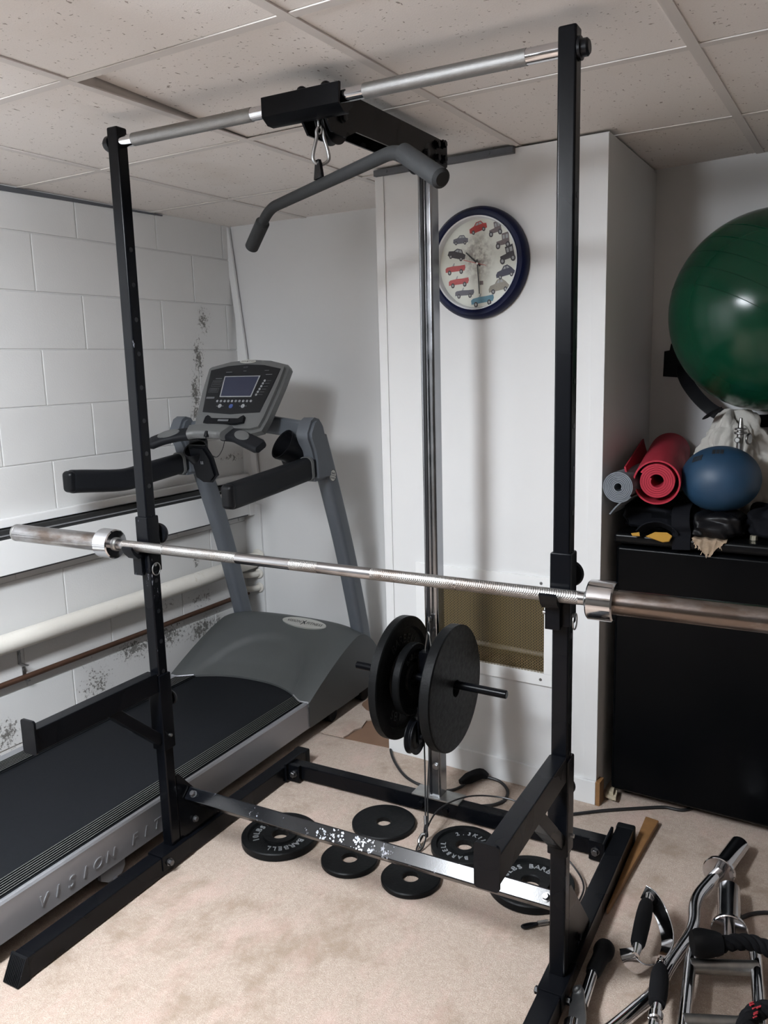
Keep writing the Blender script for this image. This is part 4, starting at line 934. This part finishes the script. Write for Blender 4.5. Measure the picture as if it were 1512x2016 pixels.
cord([(1.52, .43, .02), (1.518, .455, .012), (1.54, .50, .006), (1.58, .53, .006), (1.66, .56, .006)], .005, 'short black cord curving in beside the chrome bar collar at the right edge', name='extension_lead')
b = MB(); b.prism([(1.068, .915), (1.105, .905), (1.098, .957), (1.068, .968)], .03, Matrix.Translation((0, 0, .002)), .01); one('sachet', b, 'pouch', 'small beige sachet on the carpet between the pier and the fridge', 'sachet')
# ================================================================== FRIDGE AND WHAT LIES ON IT
FA = math.radians(-4.0); FB = Vector((1.079, .937, 0)); FX = Matrix.Translation(FB) @ Matrix.Rotation(FA, 4, 'Z')
fr = thing('fridge', 'black compact fridge on the carpet in the alcove beside the pier', 'fridge', FX @ Vector((.27, .23, 0)), FA)
b = MB(); b.bb(.0, .54, .052, .44, .025, .862, .006, FX); b.build('body', 'fridge', fr)
b = MB(); b.bb(.0, .54, .0, .046, .035, .855, .012, FX, 3); b.build('door', 'fridge', fr)
b = MB(); b.bb(-.006, .546, -.008, .44, .865, .897, .010, FX, 3); b.build('lid', 'fridge_top', fr)
for x in (.04, .5):
    b = MB(); b.cyl(FX @ Vector((x, .08, 0)), FX @ Vector((x, .08, .03)), .018, 16); b.build('foot', 'plastic', fr)
b = MB(); b.tube(smooth_path([(.985, .765, .006), (1.03, .80, .006), (1.075, .835, .006), (1.13, .872, .006), (1.19, .91, .006), (1.25, .945, .006), (1.32, .965, .006), (1.40, 1.1, .02)], 8), .0052, 8); b.build('power_cord', 'cord', fr)
LT = .8975
def soft(name, mat, c, size, label, cat, rot=0, amp=.006, seed=1, sag=.0, e=.55):
    """soft rounded bag: superellipsoid with folds"""
    rg = random.Random(seed); ph = [rg.uniform(0, 6) for _ in range(8)]
    def fn(u, v):
        th = 2*math.pi*u; f = math.pi*(v-.5)
        cp = lambda q: math.copysign(abs(math.cos(q))**e, math.cos(q)); sp = lambda q: math.copysign(abs(math.sin(q))**e, math.sin(q))
        x, y, z = cp(f)*cp(th), cp(f)*sp(th), sp(f)
        d = 1+amp/min(size)*2*(math.sin(5*th+ph[0]+3*z)+.7*math.sin(9*th+ph[1]+4*z)+.6*math.sin(7*z+ph[2]+2*th))
        return (x*size[0]/2*d, y*size[1]/2*d, z*size[2]/2*(1 if z < 0 else d)-sag*(x*x+y*y)*.0)
    b = MB(); X = Matrix.Translation(c) @ Matrix.Rotation(rot, 4, 'Z'); b.grid(fn, 64, 28, X)
    bmesh.ops.remove_doubles(b.bm, verts=b.bm.verts, dist=.0005)
    return one(name, b, mat, label, cat, angle=60)
soft('gym_bag', 'cloth_black', (1.188, 1.16, LT+.0445), (.195, .40, .088), 'flat black nylon bag on the fridge under the two rolled mats', 'bag', FA, .003, 2, e=.45)
soft('leather_pad', 'leather', (1.366, .995, LT+.0385), (.145, .165, .076), 'black leather pad on the fridge edge under the blue ball', 'pad', FA, .003, 5, e=.5)
soft('pouch_bag', 'cloth_black', (1.512, 1.03, LT+.046), (.125, .16, .09), 'black pouch on the fridge right of the blue ball', 'bag', FA, .004, 6, e=.5)
b = MB(); b.sweep(smooth_path([(1.268, 1.0, .99), (1.27, .93, .975), (1.274, .908, .94), (1.277, .9155, .915), (1.277, .9085, .895), (1.278, .9065, .865)], 5), rrect(.052, .004, .0015, 2), (0, -1, .2)); one('nylon_strap', b, 'cloth_black', 'black nylon strap hanging over the fridge lid beside the yellow cuff', 'strap')
t_ = thing('ankle_cuff', 'black and yellow nylon cuff lying on the fridge lid under the red mat', 'cuff', (1.205, .905, LT))
b = MB(); b.sweep(smooth_path([(1.155, .935, .905), (1.175, .93, .925), (1.21, .926, .935), (1.245, .925, .922), (1.26, .925, .904)], 5), rrect(.05, .005, .002, 2), (0, .3, 1)); b.build('strap', 'cloth_black', t_)
b = MB(); b.prism([(-.04, -.012), (-.015, .004), (.02, .006), (.036, -.004), (.03, -.022), (.012, -.026)], .006, frameM((1.218, .9, .9085), (1, -.07, 0), (.03, .55, .8)), .001); b.prism([(-.085, -.006), (-.062, .0), (-.058, -.012), (-.08, -.014)], .004, frameM((1.218, .9, .9085), (1, -.07, 0), (.03, .55, .8))); b.build('lining', 'yellow', t_, 'yellow lining')
# terry cloth
rg = random.Random(11)
def terry(u, v):
    x = 1.306+.098*u; wv = 1-abs(2*u-.9)**1.6; drop = .006+.050*max(0, 1-abs((u-.48)/.42)**1.15)*(.85+.15*math.sin(u*23))
    s = v*(.035+drop)
    y = .915-.07*(x-1.3)-.004
    if s < .035: return (x, y+.035-s, LT+.004+.002*math.sin(u*20))
    return (x+.003*math.sin(v*9+u*14), y-.003-.002*math.sin(u*30), LT+.003-(s-.035))
b = MB(); b.grid(terry, 40, 20, None, .004)
for k in range(26):
    u = rg.uniform(.1, .8); p = Vector(terry(u, 1)); b.tube([p, p+Vector((rg.uniform(-.004, .004), -.001, -rg.uniform(.004, .012)))], .0007, 5)
one('terry_cloth', b, 'suede', 'frayed beige terry cloth hanging over the front edge of the fridge lid', 'cloth', angle=70)
b = MB(); b.lathe([(.004, 0), (.0105, 0), (.0105, .013), (.009, .0145), (.004, .0145)], Matrix.Translation((1.47, .965, LT+.0002)), 6, True); one('hex_nut', b, 'nut', 'pale hex nut on the right part of the fridge lid', 'nut')
# rolled mats
def roll(p0, p1, r0, r1, turns, th, a_end, flap, lift=0):
    p0, p1 = Vector(p0), Vector(p1); d = (p1-p0).normalized(); X = frameM(p0, Vector((1, 0, 0)), Vector((0, 0, 1)) - d*d.z)
    ex = X.col[0].to_3d(); ex = (ex-d*ex.dot(d)).normalized(); ey = -ex.cross(d); ey = d.cross(ex)*-1 if d.cross(ex).z < 0 else d.cross(ex)
    L = (p1-p0).length; n = int(turns*44); sec = []
    for i in range(n+1):
        q = i/n; a = a_end-2*math.pi*turns*(1-q); r = r0+(r1-r0)*q
        sec.append((r*math.cos(a), r*math.sin(a), math.cos(a), math.sin(a)))
    if flap:
        a = a_end; tx, ty = -math.sin(a), math.cos(a); x, y = sec[-1][0], sec[-1][1]
        for k in range(1, 9):
            q = k/8; dx, dy = flap(q); sec.append((x+dx, y+dy, math.cos(a)+.0, math.sin(a)))
    t = bmesh.new(); rings = []
    for x, y, nx, ny in sec:
        row = []
        for z in (0, L):
            for o in (0, -th): row.append(t.verts.new(p0+d*z+ex*(x+nx*o)+ey*(y+ny*o)))
        rings.append(row)
    for a, c in zip(rings, rings[1:]):
        t.faces.new((a[0], c[0], c[2], a[2])); t.faces.new((a[1], a[3], c[3], c[1])); t.faces.new((a[0], a[1], c[1], c[0])); t.faces.new((a[2], c[2], c[3], a[3]))
    for r in (rings[0], rings[-1]): t.faces.new((r[0], r[1], r[3], r[2]))
    b = MB(); b._add(t); return b
b = roll((1.099, .862, 1.052), (1.142, 1.40, 1.047), .0135, .0485, 7, .0042, math.radians(-35), lambda q: (-.062*q-.0*q, -.028*q-.030*q*q))
one('yoga_mat', b, 'gray_mat', 'rolled grey mat with a loose end on the fridge next to the pier', 'mat', angle=50)
b = roll((1.203, .90, 1.068), (1.150, 1.42, 1.105), .022, .054, 5, .0058, math.radians(150), None)
t = bmesh.new(); b2 = roll((1.203, .90, 1.064), (1.150, 1.42, 1.101), .066, .069, 1.02, .005, math.radians(196), lambda q: (-.006-.022*q, .02*q+.045*q*q))
me_ = bpy.data.meshes.new('tmp'); b2.bm.to_mesh(me_); b.bm.from_mesh(me_); b2.bm.free(); bpy.data.meshes.remove(me_)
one('yoga_mat', b, 'red_mat', 'rolled red mat on the fridge between the grey mat and the blue ball', 'mat', angle=50)
# balls
t_ = thing('exercise_ball', 'large dark green exercise ball high in the alcove above the fridge', 'ball', (1.482, 1.116, 1.262))
b = MB(); gc = Vector((1.482, 1.116, 1.556)); b.sphere(gc, .2955, (1, 1, .985), 96, Matrix.Rotation(.5, 4, 'X') @ Matrix.Rotation(.3, 4, 'Y')); b.build('shell', 'green_ball', t_)
b = MB()
ax = Vector((.5, .3, .8)).normalized()
for off in (-.10, -.05, 0, .05, .10):
    rr = math.sqrt(.2955**2-off**2); x = ax.orthogonal().normalized(); y = ax.cross(x)
    b.tube([gc+Matrix.Diagonal((1, 1, .985)) @ (ax*off+(x*math.cos(q)+y*math.sin(q))*rr) for q in [2*math.pi*k/96 for k in range(96)]], .0009, 6, True)
b.build('mould_rib', 'green_ball', t_)
t_ = thing('medicine_ball', 'scuffed blue rubber ball slumped on the leather pad on the fridge', 'ball', (1.367, 1.012, .975))
b = MB(); b.sphere((1.367, 1.012, 1.068), .1135, (1, 1, .87), 64); b.build('shell', 'blue_ball', t_)
b = MB()
fc = Vector((1.367, 1.012, 1.068))
for lon, lat_, rot in ((-135, 42, .5), (-95, 62, .1)):
    lo, la = math.radians(lon), math.radians(lat_); n_ = Vector((math.cos(la)*math.cos(lo), math.cos(la)*math.sin(lo), math.sin(la)))
    p = fc+Vector((n_.x, n_.y, n_.z*.87))*.1135; nn_ = Vector((n_.x, n_.y, n_.z/.87)).normalized()
    X = frameM(p-nn_*.0012, Vector((0, 0, 1)).cross(nn_), nn_.cross(Vector((0, 0, 1)).cross(nn_))) @ Matrix.Rotation(rot, 4, 'Z')
    for i in range(3):
        for j in range(2): b.box((-.011+.011*i, -.006+.012*j, .0008), (.009, .010, .0016), 0, X)
b.build('printed_mark', 'ink', t_, 'faded dark printed mark')
# wall holder under the green ball
b = MB(); b.prism([(1.127, 1.364), (1.181, 1.360), (1.215, 1.38), (1.20, 1.46), (1.152, 1.478), (1.148, 1.455), (1.129, 1.452)], .006, frameM((0, 1.704, 0), (1, -.191, 0), (0, 0, 1)))
b.sweep(smooth_path([(1.172, 1.475, 1.40), (1.184, 1.42, 1.378), (1.214, 1.35, 1.338), (1.262, 1.315, 1.285), (1.315, 1.30, 1.246), (1.385, 1.31, 1.225), (1.47, 1.33, 1.22), (1.56, 1.35, 1.24), (1.60, 1.375, 1.26)], 6), rrect(.006, .042, .002, 2), (.6, .55, .5))
one('ball_holder', b, 'plastic', 'black wall bracket with a curved arm cradling the green ball', 'bracket')
# towel heap
from mathutils import noise as mnoise
def heap(cx, cy, z0, rx, ry, h, seed, folds=9, lean=(0, 0)):
    rg = random.Random(seed); ph = [rg.uniform(0, 6.28) for _ in range(8)]
    def fn(u, v):
        th = 2*math.pi*u
        rad = (1-v**4)**.5 if v > 0 else 1
        k = 1+(.16*math.sin(folds*th+ph[0]+1.6*math.sin(3*v+ph[4]))+.08*math.sin((2*folds+3)*th+ph[1]-3*v)+.07*math.sin(3*th+ph[2]))*(1-.35*v)
        z = z0+h*(v**.85)*(1+.07*math.sin(3*th+ph[3])*v)
        p = Vector((cx+lean[0]*v+rx*rad*k*math.cos(th), cy+lean[1]*v+ry*rad*k*math.sin(th), z))
        q = p*16+Vector((seed, 0, 0)); r = abs(mnoise.noise(q)); r2 = abs(mnoise.noise(p*38+Vector((0, seed, 0))))
        n_ = Vector((math.cos(th)*rad, math.sin(th)*rad, v**3)); n_.normalize()
        p += n_*(.030*(r-.2)+.012*(r2-.2))*(1 if z > z0+.01 else 0)
        p.z = max(p.z, z0+.0005)
        return p
    b = MB(); b.grid(fn, 200, 70); bmesh.ops.remove_doubles(b.bm, verts=b.bm.verts, dist=.0003); return b
b = heap(1.385, 1.205, LT, .105, .075, .345, 4, 7, (-.01, .0)); tw = one('towel', b, 'towel', 'crumpled white towel heaped on the fridge behind the blue ball', 'towel', angle=75)
b = heap(1.275, 1.215, LT+.09, .045, .05, .13, 9, 6, (.02, 0)); one('towel', b, 'towel', 'smaller fold of white cloth between the red mat and the towel heap', 'towel', angle=75)
b = MB(); b.sweep(smooth_path([(1.285, 1.19, 1.235), (1.31, 1.165, 1.25), (1.345, 1.15, 1.272)], 5), rrect(.022, .005, .002, 2), (-.5, -.5, .7), False, [.3, .6, .8, .9, 1, 1, 1, .9, .8, .6, .4][:11]); one('glove_cuff', b, 'leather', 'black cuff edge on the top of the towel heap', 'cuff')
t_ = thing('collar_clamp', 'small chrome clamp with a knob standing behind the blue ball', 'clamp', (1.408, 1.075, 1.16))
b = MB(); cq = Vector((1.408, 1.093, 1.16)); b.cyl(cq+Vector((0, 0, -.07)), cq+Vector((0, 0, .055)), .010, 18, bev=.002); b.cyl(cq+Vector((0, 0, .055)), cq+Vector((0, 0, .085)), .0085, 16, .0045, .001); b.cyl(cq+Vector((0, 0, .036)), cq+Vector((0, 0, .043)), .018, 20, bev=.001); b.cyl(cq+Vector((0, 0, .048)), cq+Vector((0, 0, .054)), .017, 20, bev=.001); b.build('body', 'dullsteel', t_)
b = MB(); b.cyl(cq+Vector((-.004, -.008, .02)), cq+Vector((-.006, -.026, .02)), .0085, 18, bev=.002); b.cyl(cq+Vector((.02, 0, .022)), cq+Vector((.028, -.003, .022)), .017, 22, bev=.003); b.build('knob', 'dullsteel', t_)
soft('dark_bag', 'cloth_black', (1.565, 1.225, LT+.11), (.13, .19, .215), 'dark fabric bag in the shadow at the right of the towel heap', 'bag', 0, .004, 8, e=.6)

# ================================================================== BARS AND HANDLES ON THE CARPET AT RIGHT
ez = thing('curl_bar', 'chrome zigzag curl bar lying on the carpet at the right', 'curl bar', (1.43, .45, 0))
pe = [(1.460, .610, .0435), (1.443, .561, .042), (1.412, .452, .038), (1.429, .337, .033), (1.394, .187, .028), (1.384, .095, .024), (1.316, -.059, .020), (1.262, -.16, .018), (1.262, -.28, .018), (1.20, -.42, .018)]
b = MB(); b.tube(fillet(pe, .05, 8), .0160, 20); b.build('shaft', 'chrome', ez)
e0 = Vector((1.456, .603, .0435)); e1 = Vector((1.4885, .782, .030)); ed = (e1-e0).normalized()
b = MB(); b.cyl(e0, e1, .0270, 32, bev=.003); b.build('sleeve', 'chrome', ez)
b = MB(); b.cyl(e0-ed*.012, e0+ed*.002, .0425, 40, bev=.002); b.build('collar', 'chrome', ez)
tr = thing('triceps_bar', 'chrome triceps bar with ladder-like frame lying right of the curl bar', 'triceps bar', (1.51, .2, 0))
t0, t1_ = Vector((1.507, .362, .044)), Vector((1.487, .545, .033)); td = (t1_-t0).normalized()
b = MB(); b.cyl(t0, t1_, .0280, 32, bev=.003); b.build('sleeve', 'chrome', tr)
b = MB(); b.cyl(t0-td*.010, t0+td*.002, .0430, 40, bev=.002); b.build('collar', 'chrome', tr)
b = MB(); b.cyl(t0-td*.062, t0-td*.006, .0145, 20); b.build('neck', 'chrome', tr)
b = MB(); fp = [(1.480, -.25, .045), (1.457, .0, .048), (1.439, .225, .05), (1.447, .285, .048), (1.512, .306, .044), (1.560, .325, .048), (1.572, .285, .05), (1.598, .071, .05), (1.625, -.18, .046)]
b.tube(fillet(fp, .06, 8), .0135, 18); b.build('frame', 'chrome', tr)
for p, q in (((1.443, .184, .05), (1.580, .244, .05)), ((1.456, .006, .05), (1.602, .068, .05))):
    b = MB(); b.cyl(p, q, .0165, 24); b.build('handle', 'dullsteel', tr)
b = MB(); b.sphere((1.594, .10, .063), .006, (1, 1, .5), 12); b.build('sticker', 'suede', tr, 'small tan sticker')
# stirrup handle
dh = thing('stirrup_handle', 'chrome stirrup cable handle with black grip on the carpet in front of the curl bar', 'cable handle', (1.34, .24, 0))
q1, q2 = Vector((1.319, .312, .092)), Vector((1.326, .168, .072)); dn = None
sp_ = [(1.304, .346, .095), (1.328, .338, .088), (1.354, .318, .064), (1.376, .276, .043), (1.380, .232, .033), (1.366, .182, .026), (1.340, .144, .034), (1.316, .135, .055), (1.306, .147, .074)]
nrm_ = ((Vector(sp_[0])-Vector(sp_[4])).cross(Vector(sp_[8])-Vector(sp_[4]))).normalized()
b = MB(); b.sweep(smooth_path(sp_, 6), rrect(.0045, .036, .0018, 2), (.7, .2, .65), False, None, True, True); b.build('strap', 'chrome', dh)
b = MB(); b.sweep(smooth_path([q1, q1*.75+q2*.25, (q1+q2)/2, q1*.25+q2*.75, q2], 4), [(math.cos(2*math.pi*k/20), math.sin(2*math.pi*k/20)) for k in range(20)], (0, 0, 1), False, [.014, .0165, .0175, .018, .0185, .019, .019, .019, .019, .019, .0185, .0185, .018, .018, .0175, .017, .014]); b.build('grip', 'grip_foam', dh)
b = MB(); dd = (q1-q2).normalized(); b.cyl(q1, q1+dd*.028, .007, 14); b.cyl(q2-dd*.03, q2, .009, 14, .012); b.build('axle', 'chrome', dh)
b = MB(); b.cyl((1.366, .196, .024), (1.380, .168, .048), .013, 18, bev=.002); b.build('swivel', 'chrome', dh)
b = MB(); b.bb(-.0015, .0015, -.016, .016, -.006, .006, 0, frameM((1.3815, .236, .0365), (.3, 0, 1), (0, 1, 0)))
gh = thing('bar_handle', 'chrome bar handle with black foam grip crossing over the curl bar', 'cable handle', (1.39, .05, 0))
hpn = [(1.381, .156, .060), (1.384, .132, .070), (1.390, .10, .078), (1.402, .005, .076), (1.406, -.06, .070), (1.412, -.16, .056), (1.42, -.28, .04)]
b = MB(); b.tube(smooth_path(hpn, 5), .0115, 18); b.build('tube', 'chrome', gh)
g0, g1 = Vector((1.389, .112, .077)), Vector((1.402, .0, .0765))
b = MB(); b.sweep([g0+(g1-g0)*k/8 for k in range(9)], [(math.cos(2*math.pi*k/20), math.sin(2*math.pi*k/20)) for k in range(20)], (0, 0, 1), False, [.014, .0175, .0195, .020, .020, .020, .020, .0185, .017]); b.build('grip', 'grip_foam', gh)
b = MB(); b.cyl(g1+(g1-g0).normalized()*.028, g1+(g1-g0).normalized()*.05, .0155, 20, bev=.003); b.build('ring', 'chrome', gh)
# row handle by the right runner
vb = thing('row_handle', 'chrome row handle with bulbous black rubber grip beside the right base runner', 'cable handle', (1.245, .08, 0))
v0, v1, v2 = Vector((1.250, .196, .030)), Vector((1.244, .08, .032)), Vector((1.250, -.03, .034))
b = MB(); pv = [v0+(v1-v0)*k/10 for k in range(11)]; b.sweep(pv, [(math.cos(2*math.pi*k/22), math.sin(2*math.pi*k/22)) for k in range(22)], (0, 0, 1), False, [.014, .0225, .0245, .024, .020, .0185, .018, .018, .018, .0175, .015]); b.build('grip', 'rubber', vb)
b = MB(); b.cyl(v1+(v1-v0)*.0, v2, .0125, 20); b.build('tube', 'chrome', vb)
b = MB(); X = frameM((1.243, -.035, .042), (.25, -1, 0), (.8, .2, .6)); b.prism([(-.055, -.012), (-.05, .008), (-.03, .016), (.06, .024), (.09, .02), (.09, -.024), (.06, -.024), (-.03, -.018)], .005, X, .001); b.lathe([(.006, .004), (.011, .004), (.011, .008), (.006, .008)], X @ Matrix.Translation((-.036, 0, 0)), 18, True); b.build('hinge_plate', 'zinc', vb)
b = MB(); b.cyl((1.246, -.085, .034), (1.262, -.19, .034), .0195, 24, bev=.003); b.build('barrel', 'chrome', vb)
# triceps rope
def strands(pts, R, r, tw, mats, parent=None):
    P_ = smooth_path(pts, 14); b = MB(); n = len(P_)
    for s in range(3):
        q = []; b.mat(mats[s]); acc = 0
        for i, p in enumerate(P_):
            d = (P_[min(i+1, n-1)]-P_[max(i-1, 0)]).normalized(); x = Vector((0, 0, 1)); x = (x-d*x.dot(d)).normalized(); y = d.cross(x)
            if i: acc += (P_[i]-P_[i-1]).length
            a = acc*tw+s*2.094; q.append(p+x*R*math.cos(a)+y*R*math.sin(a))
        b.tube(q, r, 8)
    return b
rp = thing('triceps_rope', 'black twisted triceps rope with rubber end stop lying over the chrome triceps bar', 'rope', (1.55, .15, .06))
b = strands([(1.500, .226, .095), (1.53, .246, .098), (1.565, .268, .093), (1.60, .272, .086), (1.65, .255, .082), (1.70, .20, .08), (1.71, .12, .08), (1.68, .09, .085), (1.625, .078, .09), (1.585, .045, .09), (1.572, -.02, .085), (1.578, -.12, .07)], .009, .0098, 95, ['rope', 'rope', 'rope'], rp); b.build('cord', None, rp)
b = MB(); s0, s1 = Vector((1.442, .200, .098)), Vector((1.502, .227, .097)); b.sweep([s0+(s1-s0)*k/6 for k in range(7)], [(math.cos(2*math.pi*k/28), math.sin(2*math.pi*k/28)) for k in range(28)], (0, 0, 1), False, [.026, .031, .032, .031, .029, .027, .023]); b.build('end_stop', 'rubber', rp)
b = MB(); 
for k in range(9): 
    p = Vector((1.585+.008*random.uniform(-1, 1), .03+.02*random.uniform(-1, 1), .109)); b.tube([p, p+Vector((.006, .01, -.002))], .0016, 5)
b.build('red_fleck', 'rope_red', rp, 'red thread fleck')
bpy.context.view_layer.update()
